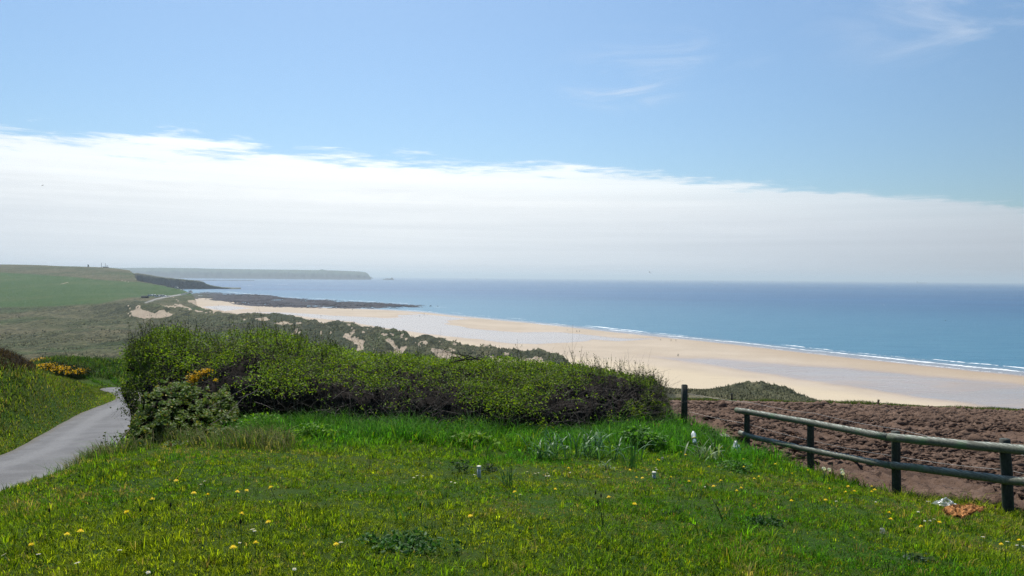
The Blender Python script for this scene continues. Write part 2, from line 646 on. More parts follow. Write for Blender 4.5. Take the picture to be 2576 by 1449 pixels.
LANE = np.array([(-11, -8), (-11, 4), (-11.2, 9), (-11.6, 14), (-12.5, 18.6), (-14.55, 23.6), (-17.5, 30.8), (-20.7, 39.5), (-23.6, 44.8), (-26.3, 48.4), (-26.2, 50.2), (-23, 51.2), (-17, 52.2), (-8, 53), (2, 54)])
LAWN_L = np.array([(-5.5, -6), (-4.6, 3.0), (-5.0, 7.4), (-5.3, 8.8), (-5.6, 10), (-6.3, 11.6), (-7.6, 14), (-8.6, 17), (-9.2, 20), (-11, 25)])


def lawn_x(Y):
    return np.interp(Y, LAWN_L[:, 1], LAWN_L[:, 0])


def resample(P, n):
    P = np.asarray(P, float)
    # Catmull-Rom through the points
    out = []
    Q = np.vstack([2 * P[0] - P[1], P, 2 * P[-1] - P[-2]])
    for i in range(1, len(Q) - 2):
        t = np.linspace(0, 1, 24, endpoint=False)[:, None]
        a, b, c, d = Q[i - 1], Q[i], Q[i + 1], Q[i + 2]
        out.append(0.5 * (2 * b + (c - a) * t + (2 * a - 5 * b + 4 * c - d) * t * t + (3 * b - a - 3 * c + d) * t ** 3))
    out.append(P[-1:])
    S = np.vstack(out)
    L = np.r_[0, np.cumsum(np.linalg.norm(np.diff(S, axis=0), axis=1))]
    s = np.linspace(0, L[-1], n)
    return np.stack([np.interp(s, L, S[:, k]) for k in range(S.shape[1])], -1)


LANE_L = resample(LANE, 220)
tn = np.gradient(LANE_L, axis=0); tn /= np.linalg.norm(tn, axis=1)[:, None]
nrm_r = np.stack([tn[:, 1], -tn[:, 0]], -1)          # towards the right of travel
LANE_W = 3.4
_mid = LANE_L + nrm_r * LANE_W * 0.5
_lk = np.r_[0, np.cumsum(np.linalg.norm(np.diff(LANE, axis=0), axis=1))]
_ll = np.r_[0, np.cumsum(np.linalg.norm(np.diff(LANE_L, axis=0), axis=1))]
_zz = EYE - np.interp(_ll * _lk[-1] / _ll[-1], _lk, [2.2, 2.9, 3.4, 4.0, 4.49, 5.0, 5.7, 6.6, 7.12, 7.42, 7.55, 7.62, 7.75, 7.9, 8.0])
_zz = np.convolve(np.pad(_zz, 6, mode='edge'), np.ones(13) / 13, mode='valid')
_lane['z'] = _zz


def lane_off(X, Y):
    """signed distance from the lane's left edge, positive onto the lane"""
    X = np.atleast_1d(X).astype(float); Y = np.atleast_1d(Y).astype(float)
    out = np.empty(X.shape)
    for s in range(0, X.size, 20000):
        xs = X.ravel()[s:s + 20000]; ys = Y.ravel()[s:s + 20000]
        d2 = (xs[:, None] - LANE_L[None, :, 0]) ** 2 + (ys[:, None] - LANE_L[None, :, 1]) ** 2
        k = d2.argmin(1)
        out.ravel()[s:s + 20000] = (xs - LANE_L[k, 0]) * nrm_r[k, 0] + (ys - LANE_L[k, 1]) * nrm_r[k, 1]
    return out


# ---- ground sheet
def mat_ground():
    m, t, out = new_mat('turf_soil')
    oc = t.node('ShaderNodeTexCoord').outputs['Object']
    n1 = t.noise(oc, 0.8, 5, 0.6); n2 = t.noise(oc, 9.0, 6, 0.65); n3 = t.noise(oc, 60.0, 4, 0.7)
    c = t.mix(t.sstep(n1, 0.35, 0.65), c4(0.030, 0.078, 0.006), c4(0.055, 0.085, 0.010))
    c = t.mix(t.m('MULTIPLY', t.sstep(n2, 0.55, 0.75), 0.7), c, c4(0.075, 0.062, 0.028))
    c = t.mix(t.sstep(n3, 0.45, 0.75), c, c4(0.022, 0.034, 0.008))
    t.put(out.inputs[0], pbsdf(t, c, 0.95, 0.1, bump(t, n3, 0.8, 0.03)))
    return m


M_GROUND = mat_ground()
gx = np.r_[np.linspace(-48, -32, 20, endpoint=False), np.linspace(-32, -4, 140, endpoint=False), np.linspace(-4, 78, 110)]; gy = np.r_[np.linspace(-12, 8, 50, endpoint=False), np.linspace(8, 54, 190, endpoint=False), np.linspace(54, 92, 50)]
GX, GY = np.meshgrid(gx, gy)
GZ = hz(GX, GY)
off = lane_off(GX, GY)
GZ = GZ + 0.05 * fbm(GX * 0.9, GY * 0.9, 3) * np.clip((np.abs(off - LANE_W / 2) - LANE_W / 2) / 1.0, 0, 1)
infield = GX > field_x(GY)
GZ = GZ - np.where(infield, np.clip((GX - field_x(GY)) * 0.4, 0, 0.3), 0)
GZ = GZ - np.where((off > 0.1) & (off < LANE_W - 0.1), 0.10, 0.0)
g = mesh_np('ground', np.stack([GX, GY, GZ], -1).reshape(-1, 3), [grid_faces(*GX.shape)], M_GROUND, smooth=True)
tag(g, kind='structure')

# ---- lane


def mat_lane():
    m, t, out = new_mat('worn_asphalt')
    oc = t.node('ShaderNodeTexCoord').outputs['Object']
    cr = t.attr('cross', True)
    n1 = t.noise(oc, 1.3, 5, 0.6); n2 = t.noise(oc, 45.0, 4, 0.7); n3 = t.noise(oc, 6.0, 5, 0.65)
    c = t.mix(t.sstep(n1, 0.35, 0.65), c4(0.110, 0.108, 0.110), c4(0.148, 0.146, 0.148))
    # two paler wheel tracks polished by traffic, dirt along both edges
    wob = t.m('ADD', cr, t.m('MULTIPLY', t.m('SUBTRACT', n3, 0.5), 0.12))
    tr = t.m('MAXIMUM', t.sstep(t.m('ABSOLUTE', t.m('SUBTRACT', wob, 0.27)), 0.12, 0.03), t.sstep(t.m('ABSOLUTE', t.m('SUBTRACT', wob, 0.74)), 0.12, 0.03))
    c = t.mix(t.m('MULTIPLY', tr, 0.6), c, c4(0.200, 0.198, 0.200))
    pt = t.sstep(t.noise(oc, 0.55, 3, 0.5), 0.58, 0.61)
    c = t.mix(t.m('MULTIPLY', pt, 0.22), c, c4(0.115, 0.115, 0.125))
    ed = t.m('MAXIMUM', t.sstep(wob, 0.09, 0.0), t.sstep(wob, 0.91, 1.0))
    c = t.mix(t.m('MULTIPLY', ed, 0.8), c, c4(0.10, 0.085, 0.06))
    ng = t.noise(oc, 14.0, 4, 0.7)
    c = t.mix(t.m('MULTIPLY', t.sstep(ng, 0.5, 0.65), 0.45), c, c4(0.085, 0.083, 0.082))
    c = t.mix(t.sstep(n2, 0.55, 0.8), c, c4(0.26, 0.26, 0.26))
    c = t.mix(t.sstep(n2, 0.42, 0.25), c, c4(0.08, 0.08, 0.085))
    t.put(out.inputs[0], pbsdf(t, c, 0.8, 0.3, bump(t, n2, 0.5, 0.01)))
    return m


cr = np.linspace(0, 1, 15)
LP = LANE_L[:, None, :] + nrm_r[:, None, :] * (cr[None, :, None] * LANE_W + (0.07 * fbm(np.arange(220) * 0.35, np.zeros(220), 9))[:, None, None] * (1 - 2 * cr[None, :, None]))
LZ = hz(LP[..., 0], LP[..., 1])
LZ = np.repeat(_zz[:, None], 15, 1) + 0.03 * np.sin(cr * math.pi)[None, :] + 0.02
lane = mesh_np('lane', np.concatenate([LP, LZ[..., None]], -1).reshape(-1, 3), [grid_faces(220, 15)], mat_lane(), attrs={'cross': np.tile(cr, 220)}, smooth=True)
tag(lane, kind='structure')

# ---- ploughed field


def mat_field():
    m, t, out = new_mat('ploughed_soil')
    oc = t.node('ShaderNodeTexCoord').outputs['Object']
    n1 = t.noise(oc, 0.35, 4, 0.6); n2 = t.noise(t.mapped(oc, (0.55, 0.9, 1.0), (0, 0, 0), (0, 0, R(-10))), 5.0, 8, 0.82); n3 = t.noise(oc, 38.0, 5, 0.7)
    c = t.mix(t.sstep(n1, 0.35, 0.65), c4(0.150, 0.096, 0.068), c4(0.195, 0.128, 0.092))
    fw = t.noise(t.mapped(oc, (0.05, 1.0, 1.0), (0, 0, 0), (0, 0, R(-10))), 1.6, 4, 0.6)
    c = t.mix(t.m('MULTIPLY', t.sstep(fw, 0.48, 0.62), 0.45), c, c4(0.060, 0.038, 0.029))
    c = t.mix(t.m('MULTIPLY', t.sstep(n2, 0.54, 0.59), 0.9), c, c4(0.036, 0.023, 0.019))  # dark flecks: dark earth plus painted shade of the gaps between clods
    c = t.mix(t.sstep(n3, 0.58, 0.78), c, c4(0.19, 0.125, 0.095))
    t.put(out.inputs[0], pbsdf(t, c, 0.95, 0.12, bump(t, n3, 0.9, 0.04)))
    return m


fy = np.geomspace(4.5, 89, 330)
fu = np.linspace(0, 1, 300)
FXl = field_x(fy)[:, None]; FXr = (0.80 * fy + 7)[:, None]
FX = FXl + (FXr - FXl) * fu[None, :] ** 1.1
FY = np.repeat(fy[:, None], 300, 1)
FZ0 = hz(FX, FY)
# clods: ridged lumps, rows running across the slope
th = 0.18
rx, ry = FX * math.cos(th) + FY * math.sin(th), -FX * math.sin(th) + FY * math.cos(th)
cl = np.abs(fbm(FX * 3.4, FY * 2.6, 21, 4, 0.6))
lump = np.clip(0.42 - cl, 0, 1) * 0.20
far = np.clip((FY - 10) / 25, 0, 1)
clod = np.clip(vnoise(FX * 6.5, FY * 6.5, 4) - 0.55, 0, 1) * 0.22 + np.clip(vnoise(FX * 4.2, FY * 4.0, 5) - 0.60, 0, 1) * 0.26 + np.clip(vnoise(FX * 1.3, FY * 1.3, 8) - 0.62, 0, 1) * 0.20 + np.clip(vnoise(FX * 10, FY * 8, 9) - 0.45, 0, 1) * 0.17
row = (np.sin(ry * 2 * math.pi / 0.85 + 0.8 * fbm(FX * 0.3, FY * 0.3, 2)) * 0.035 + np.sin(ry * 2 * math.pi / 3.4) * 0.05 * far)
crk = np.exp(-(fbm(rx * 2.6, ry * 5.5, 25, 3) / 0.10) ** 2) * 0.09 + np.exp(-(fbm(rx * 0.8, ry * 2.2, 27, 3) / 0.07) ** 2) * 0.13 * np.clip((FY - 9) / 15, 0.7, 1.6)
FZ = FZ0 - crk * 0.8 * np.clip((FX - FXl) / 0.5, 0, 1) + 0.55 * (lump - 0.06 + clod * (1.0 + 0.6 * far) + row + 0.05 * fbm(FX * 0.45, FY * 0.45, 31, 3)) * np.clip((FX - FXl) / 0.5, 0.15, 1) * np.clip((FY - 4.5) / 3, 0.2, 1) - 0.02
field = mesh_np('ploughed_field', np.stack([FX, FY, FZ], -1).reshape(-1, 3), [grid_faces(330, 300)], mat_field(), smooth=False)
tag(field, kind='structure')


def clods():
    """loose clods lying on the field"""
    n = 30000
    Y = 5.5 * (80 / 5.5) ** rng.random(n)
    X = field_x(Y) + 0.15 + rng.random(n) * (0.78 * Y + 5 - field_x(Y))
    keep = vnoise(X * 0.7, Y * 0.45, 77) > 0.25
    X, Y = X[keep], Y[keep]; n = len(X)
    base = np.array([(1, 0, 0), (-1, 0, 0), (0, 1, 0), (0, -1, 0), (0, 0, 1), (0, 0, -0.6)], float)
    s = (0.016 + 0.0014 * Y) * np.exp(rng.normal(0, 0.5, n))
    sc = np.stack([s * 1.6, s, s * 0.75], -1)
    v = base[None] * sc[:, None, :] * (1 + 0.4 * rng.normal(size=(n, 6, 1)))
    a = rng.random(n) * 6.28
    vx = v[..., 0] * np.cos(a)[:, None] - v[..., 1] * np.sin(a)[:, None]
    vy = v[..., 0] * np.sin(a)[:, None] + v[..., 1] * np.cos(a)[:, None]
    z = hz(X, Y)
    v = np.stack([vx + X[:, None], vy + Y[:, None], v[..., 2] + (z + 0.06)[:, None]], -1)
    fc = np.array([(0, 2, 4), (2, 1, 4), (1, 3, 4), (3, 0, 4), (2, 0, 5), (1, 2, 5), (3, 1, 5), (0, 3, 5)])
    return v.reshape(-1, 3), (np.arange(n)[:, None, None] * 6 + fc[None]).reshape(-1, 3)


cvx, cf = clods()
o = mesh_np('soil_clods', cvx, [cf], field.data.materials[0])
tag(o, kind='stuff')

# ------------------------------------------------------------------ far land: dunes, hill
dc = []


def dv_(x, y, Y):
    p = V(x, y, Y); dc.append((x / 400.0, math.log(Y) * 3.0, p[2]))


for a in ((1420, 913, 379), (1350, 897, 400), (1200, 880, 443), (1130, 868, 470), (1050, 853, 514), (980, 839, 560), (900, 824, 632), (850, 815, 660), (800, 812, 684),
          (720, 798, 777), (640, 793, 805), (560, 786, 870), (470, 768, 1040),
          (900, 880, 420), (700, 840, 520), (1000, 872, 440), (1150, 905, 385), (1300, 925, 350), (500, 830, 560), (300, 850, 480), (0, 850, 480), (0, 892, 330), (250, 893, 330), (500, 900, 320), (-150, 890, 330),
          (0, 800, 690), (150, 795, 720), (250, 792, 760), (-150, 800, 690), (310, 768, 815), (390, 767, 815), (450, 778, 850), (380, 800, 735), (300, 800, 735), (250, 780, 800),
          (0, 776, 880), (150, 772, 900), (0, 740, 1150), (0, 700, 1560), (0, 684, 1800), (-150, 690, 1700), (-150, 664, 2300), (0, 665.5, 2300), (120, 668, 2320), (200, 672, 2320), (265, 673, 2330), (320, 681, 2380), (345, 687, 2420),
          (250, 700, 1650), (150, 693, 1700), (350, 712, 1580), (450, 730, 1470), (483, 741, 1420), (400, 746, 1320), (300, 740, 1280), (300, 757, 1020), (450, 752, 1200), (480, 760, 1120), (400, 758, 1080),
          (150, 720, 1380), (150, 750, 1080),
          (1700, 985, 175), (1800, 985, 165), (1950, 990, 165), (2100, 1020, 165), (1650, 975, 210), (1500, 950, 250), (1600, 968, 260),
          (1000, 990, 110), (500, 985, 110), (0, 960, 110), (-150, 960, 110), (1500, 1000, 110), (2000, 1040, 110)):
    dv_(*a)
dc = np.array(dc)
_d = TPS(dc[:, :2], dc[:, 2], 0.002)
CREST_X = np.array([-200, 318, 335, 346, 400, 450, 478, 488, 497, 520, 560, 640, 720, 800, 850, 900, 980, 1050, 1130, 1200, 1350, 1420, 1550, 1640, 1700, 2100, 2300])
CREST_Y = np.array([2420, 2420, 2000, 1650, 1560, 1500, 1450, 1400, 1040, 930, 880, 810, 785, 695, 668, 640, 568, 520, 476, 450, 408, 385, 300, 270, 230, 200, 190])


def dune_z(xv, Y, X):
    z = _d(xv / 400.0, np.log(Y) * 3.0)
    wild = np.clip((Y - 95) / 60, 0, 1)
    pv = proj(np.stack([X, Y, z], -1))
    hill = ((pv[..., 1] < np.interp(xv, [0, 150, 250, 300, 400, 480], [773, 770, 762, 758, 752, 748])) & (xv < 520)).astype(float)
    hum = fbm(X / 42, Y / 60, 41, 4, 0.55)
    fine = fbm(X / 7.0, Y / 20.0, 43, 4, 0.6)
    near = np.clip((xv - 430) / 200, 0, 1)
    quiet = np.clip((1660 - xv) / 120, 0.06, 1)
    amp = (1 - hill) * (1.6 + 2.2 * near) * quiet
    rg = 1 - np.abs(fbm(X / 34, Y / 48, 47, 3, 0.5)) * 3.0
    z = z + wild * (1 - hill) * quiet * (1.5 + 0.6 * near) * np.clip(rg, -0.6, 1)
    z = z + wild * (amp * hum + (1 - hill) * (1.0 + 0.8 * near) * fine * np.clip(quiet, 0.25, 1) + hill * (1.4 * fbm(X / 90, Y / 130, 51, 3) + 0.30 * fine))
    # the big blow-out dune on the left
    # steep seaward / slip faces: sharpen hummocks along the ridge
    z = z + wild * near * quiet * (1 - hill) * 3.6 * np.clip(np.abs(fbm(X / 30, Y / 45, 61, 3)) * -1 + 0.32, 0, 1)
    yc = np.interp(xv, CREST_X, CREST_Y) * (1 + 0.02 * fbm(X / 40, Y / 1e6, 71, 3))
    over = np.clip(Y - yc, 0, None)
    z = z - np.minimum(over * 0.30, 30) - np.where(over > 0, 0.02 * over, 0)
    return np.maximum(z, -6), hill


nX, nY = 620, 400
xv1 = np.r_[np.linspace(-800, -175, 45), np.linspace(-170, 2150, 575)]
yv1 = np.geomspace(86, 2700, nY)
XV, DY = np.meshgrid(xv1, yv1)
DX = (XV / VS - 512.0) / FPX * DY
DZ, HILL = dune_z(XV, DY, DX)
# a marram mound beyond the field
mc = V(1880, 1000, 168)
mm = np.exp(-(((DX - mc[0]) / 5.2) ** 2 + ((DY - mc[1]) / 14) ** 2)) + 0.62 * np.exp(-(((DX - mc[0] - 7.5) / 5.0) ** 2 + ((DY - mc[1]) / 14) ** 2))
PV = proj(np.stack([DX, DY, DZ], -1))
DZ = DZ + (mm * 1.75 + np.clip(mm * 2.5, 0, 1) * (0.95 * fbm(DX / 2.0, DY / 3.5, 91, 3) + 0.7 * np.clip(0.30 - np.abs(fbm(DX / 3.0, DY / 5, 93, 2)), -0.2, 1)))
PV = proj(np.stack([DX, DY, DZ], -1))
px_, py_ = PV[..., 0], PV[..., 1]
sand = np.zeros(DX.shape)
wobx = px_ + 7.0 * fbm(px_ / 12, py_ / 7, 81, 4, 0.65); woby = py_ + 4.0 * fbm(px_ / 12, py_ / 7, 83, 4, 0.65)
for poly in ([(388, 790), (400, 782), (412, 779), (425, 787), (432, 792), (415, 797), (385, 799)], [(330, 780), (350, 778), (385, 786), (400, 798), (360, 800), (335, 798)],
             [(640, 802), (668, 797), (680, 805), (662, 807)], [(690, 813), (712, 808), (735, 812), (718, 817)],
             [(860, 848), (868, 839), (890, 850), (915, 858), (912, 882), (898, 884), (900, 868), (880, 855)],
             [(968, 850), (985, 855), (1000, 872), (1004, 895), (992, 893), (990, 875)], [(1005, 880), (1020, 868), (1024, 872), (1006, 895)],
             [(1085, 878), (1120, 880), (1140, 890), (1175, 900), (1215, 905), (1215, 912), (1150, 910), (1100, 900)],
             [(1230, 896), (1270, 902), (1330, 905), (1380, 911), (1380, 916), (1250, 912)], [(1340, 895), (1360, 897), (1368, 908), (1345, 908)],
             [(735, 838), (745, 826), (755, 825), (745, 838), (730, 842)], [(470, 758), (500, 756), (530, 762), (600, 790), (540, 783), (500, 770)]):
    sand = np.maximum(sand, np.clip(poly_dist(wobx, woby, poly) / 4.5 + 0.62, 0, 1))
_rd = np.interp(px_, CREST_X, CREST_Y)
scar = np.clip((fbm(px_ / 26 + 7, py_ / 7, 87, 4, 0.6) - 0.30) * 6, 0, 1) * np.clip((px_ - 600) / 150, 0, 1) * (px_ < 1450) * np.clip((DY / _rd - 0.80) * 12, 0, 1)
sand = np.maximum(sand, scar)
for path, w in (([(322, 770), (330, 782), (322, 790), (335, 797)], 1.6), ([(350, 770), (340, 776), (360, 788), (385, 797)], 1.5), ([(405, 768), (430, 772), (455, 770), (480, 780)], 1.4),
                ([(612, 790), (616, 803), (620, 806)], 1.2), ([(655, 795), (650, 805)], 1.2), ([(800, 848), (806, 842), (806, 832)], 1.2), ([(832, 846), (830, 833)], 1.1),
                ([(880, 838), (890, 846), (905, 852)], 1.5), ([(893, 828), (886, 838)], 1.5), ([(908, 830), (918, 838)], 1.6), ([(985, 853), (965, 848)], 1.5), ([(1040, 858), (1062, 876)], 1.3),
                ([(945, 868), (938, 880), (932, 890)], 1.2), ([(770, 826), (755, 836), (735, 845)], 1.0), ([(1105, 855), (1108, 868)], 1.2), ([(440, 765), (470, 772), (500, 784), (540, 786)], 1.5)):
    sand = np.maximum(sand, np.clip((w * 1.1 - seg_dist(wobx, woby, path)) / 1.2 + 0.2, 0, 1))
# the small road across the far hillside
croad = [(352, 769), (370, 760), (392, 752.5), (415, 747.5), (440, 743.5), (462, 740), (474, 736.5), (478, 733.5), (470, 730.5), (455, 727)]
tarm = np.clip((2.0 - seg_dist(px_, py_, croad)) / 0.8, 0, 1) * (DY > 900)
track = np.clip((0.9 - seg_dist(px_, py_, [(433, 746), (445, 754), (452, 760)])) / 0.6, 0, 1) * (DY > 900)
for ln_ in ([(303, 704), (318, 708), (330, 711), (334, 709.5)], [(148, 715), (176, 709.7)], [(428, 716), (470, 728)]):
    track = np.maximum(track, 0.8 * np.clip((0.8 - seg_dist(px_, py_, ln_)) / 0.6, 0, 1) * (DY > 900))
sand = np.maximum(sand, track)
green = np.clip((py_ - np.interp(px_, [-200, 0, 200, 250, 350, 400, 520], [684, 684, 697, 703, 709, 716, 740])) / 2.0, 0, 1) * np.clip((np.interp(px_, [-200, 0, 150, 250, 330, 480, 520], [776, 774, 770, 764, 748, 742, 738]) - py_) / 6.0 + 0.5, 0, 1) * (px_ < 495)
DZ = np.where(sand > 0.5, DZ - 0.6 * (sand - 0.5) * (DY < 1000), DZ)


def mat_dunes():
    m, t, out = new_mat('dune_grass')
    oc = t.node('ShaderNodeTexCoord').outputs['Object']
    s = t.attr('sand', True); gr = t.attr('green', True); tm = t.attr('tarmac', True)
    st = t.mapped(oc, (1.0, 0.24, 1.0), (0, 0, 0), (0, 0, R(6)))
    n1 = t.noise(st, 0.018, 5, 0.6); n2 = t.noise(st, 0.10, 6, 0.68); n3 = t.noise(st, 0.45, 5, 0.7); n0 = t.noise(st, 0.008, 4, 0.5)
    c = t.mix(t.sstep(n1, 0.38, 0.62), c4(0.092, 0.108, 0.050), c4(0.178, 0.160, 0.092))
    c = t.mix(t.m('MULTIPLY', t.sstep(n2, 0.50, 0.60), t.m('MULTIPLY_ADD', t.attr('ridge', True), 0.45, 0.45)), c, c4(0.040, 0.050, 0.028))
    c = t.mix(t.m('MULTIPLY', t.sstep(n2, 0.44, 0.34), 0.6), c, c4(0.235, 0.205, 0.125))
    c = t.mix(t.m('MULTIPLY', t.sstep(n0, 0.50, 0.62), 0.6), c, c4(0.065, 0.112, 0.040))
    c = t.mix(t.m('MULTIPLY', t.attr('ridge', True), t.m('MULTIPLY', t.sstep(n1, 0.47, 0.53), 0.75)), c, c4(0.048, 0.062, 0.034))
    c = t.mix(t.m('MULTIPLY', t.sstep(n3, 0.50, 0.60), 0.65), c, c4(0.040, 0.048, 0.028))
    c = t.mix(t.m('MULTIPLY', t.sstep(n3, 0.44, 0.36), 0.5), c, c4(0.24, 0.215, 0.13))
    gc = t.mix(t.sstep(n2, 0.3, 0.7), c4(0.056, 0.115, 0.034), c4(0.084, 0.142, 0.044))
    gc = t.mix(t.m('MULTIPLY', t.sstep(n3, 0.5, 0.62), 0.35), gc, c4(0.05, 0.10, 0.035))
    gc = t.mix(t.m('MULTIPLY', t.sstep(n1, 0.5, 0.65), 0.4), gc, c4(0.12, 0.15, 0.06))
    c = t.mix(gr, c, gc)
    sc = t.mix(t.sstep(n3, 0.35, 0.7), c4(0.50, 0.40, 0.29), c4(0.58, 0.48, 0.36))
    sf = t.sstep(t.m('ADD', s, t.m('MULTIPLY', t.m('SUBTRACT', n3, 0.5), 0.5)), 0.4, 0.6)
    c = t.mix(sf, c, sc)
    c = t.mix(tm, c, c4(0.42, 0.41, 0.38))
    hb = t.m('ADD', n3, t.m('MULTIPLY', n2, 2.0))
    t.put(out.inputs[0], pbsdf(t, c, 0.95, 0.08, bump(t, hb, 1.0, 3.5)))
    return m


o = mesh_np('dunes', np.stack([DX, DY, DZ], -1).reshape(-1, 3), [grid_faces(nY, nX)], mat_dunes(), smooth=True,
            attrs={'sand': sand.ravel(), 'green': green.ravel(), 'tarmac': tarm.ravel(),
                   'ridge': (np.clip((px_ - 420) / 160, 0, 1) * (px_ < 1700) + np.clip(mm * 2.5, 0, 1) * 0.9 + ((px_ > 235) & (px_ <= 480) & (py_ < 800) & (DY < 900)) * 0.8).clip(0, 1).ravel()})
tag(o, kind='structure')


def dune_tufts():
    """marram tussocks on the near dunes and the mound"""
    n = 190000
    i = (nY * rng.random(n) ** 1.1).astype(int); j = rng.integers(0, nX, n)
    fi = rng.random(n); 
    X, Y, Z = DX[i, j], DY[i, j], DZ[i, j]
    jx = (rng.random(n) - 0.5) * Y * 0.004
    p = np.stack([X + jx, Y, Z], -1)
    ok = (sand[i, j] < 0.25) & (Y < 900) & (Y > 120) & (green[i, j] < 0.3) & (Z > 1) & ((vnoise(X / 14, Y / 20, 5) > 0.45) & (px_[i, j] > 430) | (mm[i, j] > 0.05) | ((vnoise(X / 26, Y / 40, 6) > 0.48) & (Y > 170) & (rng.random(n) < 0.75))) & (tarm[i, j] < 0.1)
    p = p[ok]; n = len(p)
    h = (0.35 + 0.75 * rng.random(n)) * np.clip(p[:, 1] / 400, 0.5, 1.3)
    h = h * np.where(np.hypot(p[:, 0] - mc[0], p[:, 1] - mc[1]) < 30, 0.9, 1.0)
    a = rng.random((n, 4)) * 6.28
    v = []
    for k in range(4):
        e = np.stack([np.cos(a[:, k]), np.sin(a[:, k]), np.zeros(n)], -1)
        v.append(p + e * (h * (0.5 if k else 0.45))[:, None] + np.array([0, 0, 1.0]) * (-0.15 if k else 0) + (np.array([0, 0, 1.0]) * h[:, None] if k == 0 else 0))
    v = np.stack(v, 1)
    b = np.arange(n)[:, None] * 4
    tr = np.concatenate([b + np.array([0, 1, 2]), b + np.array([0, 2, 3]), b + np.array([0, 3, 1])], 0)
    br = rng.random(n)[:, None]
    br = br ** 1.5 * np.where(np.hypot(p[:, 0] - mc[0], p[:, 1] - mc[1]) < 30, 0.4, 1.0)[:, None]
    col = np.array([0.060, 0.072, 0.036]) * (1 - br) + np.array([0.20, 0.19, 0.11]) * br
    return v.reshape(-1, 3), tr, np.repeat(col, 4, 0)


tv, tt, tc = dune_tufts()
o = mesh_np('marram_grass', tv, [tt], leafy('marram', 0.25, 0.7, 0.1), attrs={'Col': tc})
tag(o, kind='stuff')

# ------------------------------------------------------------------ beach
SHORE = np.array([(-400, 735), (420, 735), (480, 740), (560, 752), (620, 764), (700, 771), (850, 775), (930, 778), (1000, 781), (1080, 787), (1130, 793), (1200, 800), (1300, 809.5), (1400, 819.5),
                  (1500, 830.5), (1650, 845.5), (1800, 860.5), (2000, 883), (2200, 905), (2400, 926), (2576, 943), (2900, 976), (3900, 1085)])
nbx, nby = 520, 170
bx = np.r_[np.linspace(380, 2800, nbx - 60), np.linspace(2815, 3880, 60)]
sh_y = np.interp(bx, SHORE[:, 0], SHORE[:, 1])
sh_y = sh_y + 0.8 * fbm(bx / 60, bx * 0, 101, 3)
SP = onz(bx, sh_y, 0.0)                        # the water line in the world
Yin = np.interp(bx, [380, 430, 470, 560, 640, 800, 1050, 1420, 1640, 2100, 2900], [1000, 980, 900, 780, 700, 600, 430, 300, 210, 150, 140])
tt_ = np.linspace(0, 1.06, nby)
BY = Yin[:, None] + (SP[:, 1] - Yin)[:, None] * tt_[None, :]
BX = BY * (SP[:, 0] / SP[:, 1])[:, None]
BZ = 3.4 * (1 - tt_[None, :]) ** 1.2 * np.clip(1 - tt_[None, :], 0, 1) ** 0.2 + np.zeros_like(BY) if False else np.where(tt_[None, :] < 1, 3.2 * np.clip(1 - tt_[None, :], 0, 1) ** 1.15, -(tt_[None, :] - 1) * 14.0) + np.zeros_like(BY)
BZ = BZ + 0.12 * fbm(BX / 60, BY / 60, 103, 3) * np.clip((1 - tt_) * 5, 0, 1)[None, :]
BP = np.stack([BX, BY, BZ], -1)
bv = proj(BP); bpx, bpv = bv[..., 0], bv[..., 1]
qx = bpx + 22 * fbm(bpx / 120, bpv / 22, 107, 4); qy = bpv + 3.2 * fbm(bpx / 140, bpv / 16, 109, 4)
WET = [[(600, 786), (760, 789), (960, 800), (1060, 797), (1110, 795), (1135, 812), (1180, 826), (1300, 834), (1420, 836), (1520, 846), (1480, 858), (1430, 862), (1350, 866), (1250, 858), (1130, 848), (1010, 832), (900, 812), (760, 797)],
       [(1000, 783), (1090, 792), (1200, 802), (1110, 806), (1000, 798)], [(1440, 838), (1580, 850), (1660, 853), (1560, 858), (1440, 852)],
       [(1600, 893), (1780, 900), (1960, 911), (2120, 924), (2330, 943), (2600, 966), (2900, 998), (2900, 1095), (2576, 1044), (2400, 1016), (2240, 993), (2080, 968), (1900, 941), (1740, 918)],
       [(1200, 848), (1290, 856), (1372, 867), (1290, 864), (1210, 856)], [(500, 772), (560, 768), (640, 776), (560, 782)]]
wet = np.zeros(bpx.shape)
for k, poly in enumerate(WET):
    wd_ = np.clip(poly_dist(qx, qy, poly) / (5.0 if k != 3 else 14.0) + 0.5, 0, 1)
    wet = np.maximum(wet, wd_ * (1.0 if k != 3 else 0.74 + 0.16 * fbm(bpx / 160, bpv / 10, 145, 3)))
shd = np.clip(1 - (1 - tt_)[None, :] * (SP[:, 1] - Yin)[:, None] / 16.0, 0, 1)
wet = np.maximum(wet, shd)
DRY = [[(640, 776), (850, 777), (990, 782), (1050, 790), (960, 795), (925, 790), (760, 786), (640, 784)], [(1115, 814), (1190, 808), (1300, 815), (1420, 826), (1425, 831), (1300, 832), (1200, 827)]]
for poly in DRY:
    wet = np.minimum(wet, 1 - np.clip(poly_dist(qx, qy, poly) / 3.0 + 0.5, 0, 1))
far_t = np.clip((1 - tt_)[None, :] * np.ones_like(BY), 0, 1)


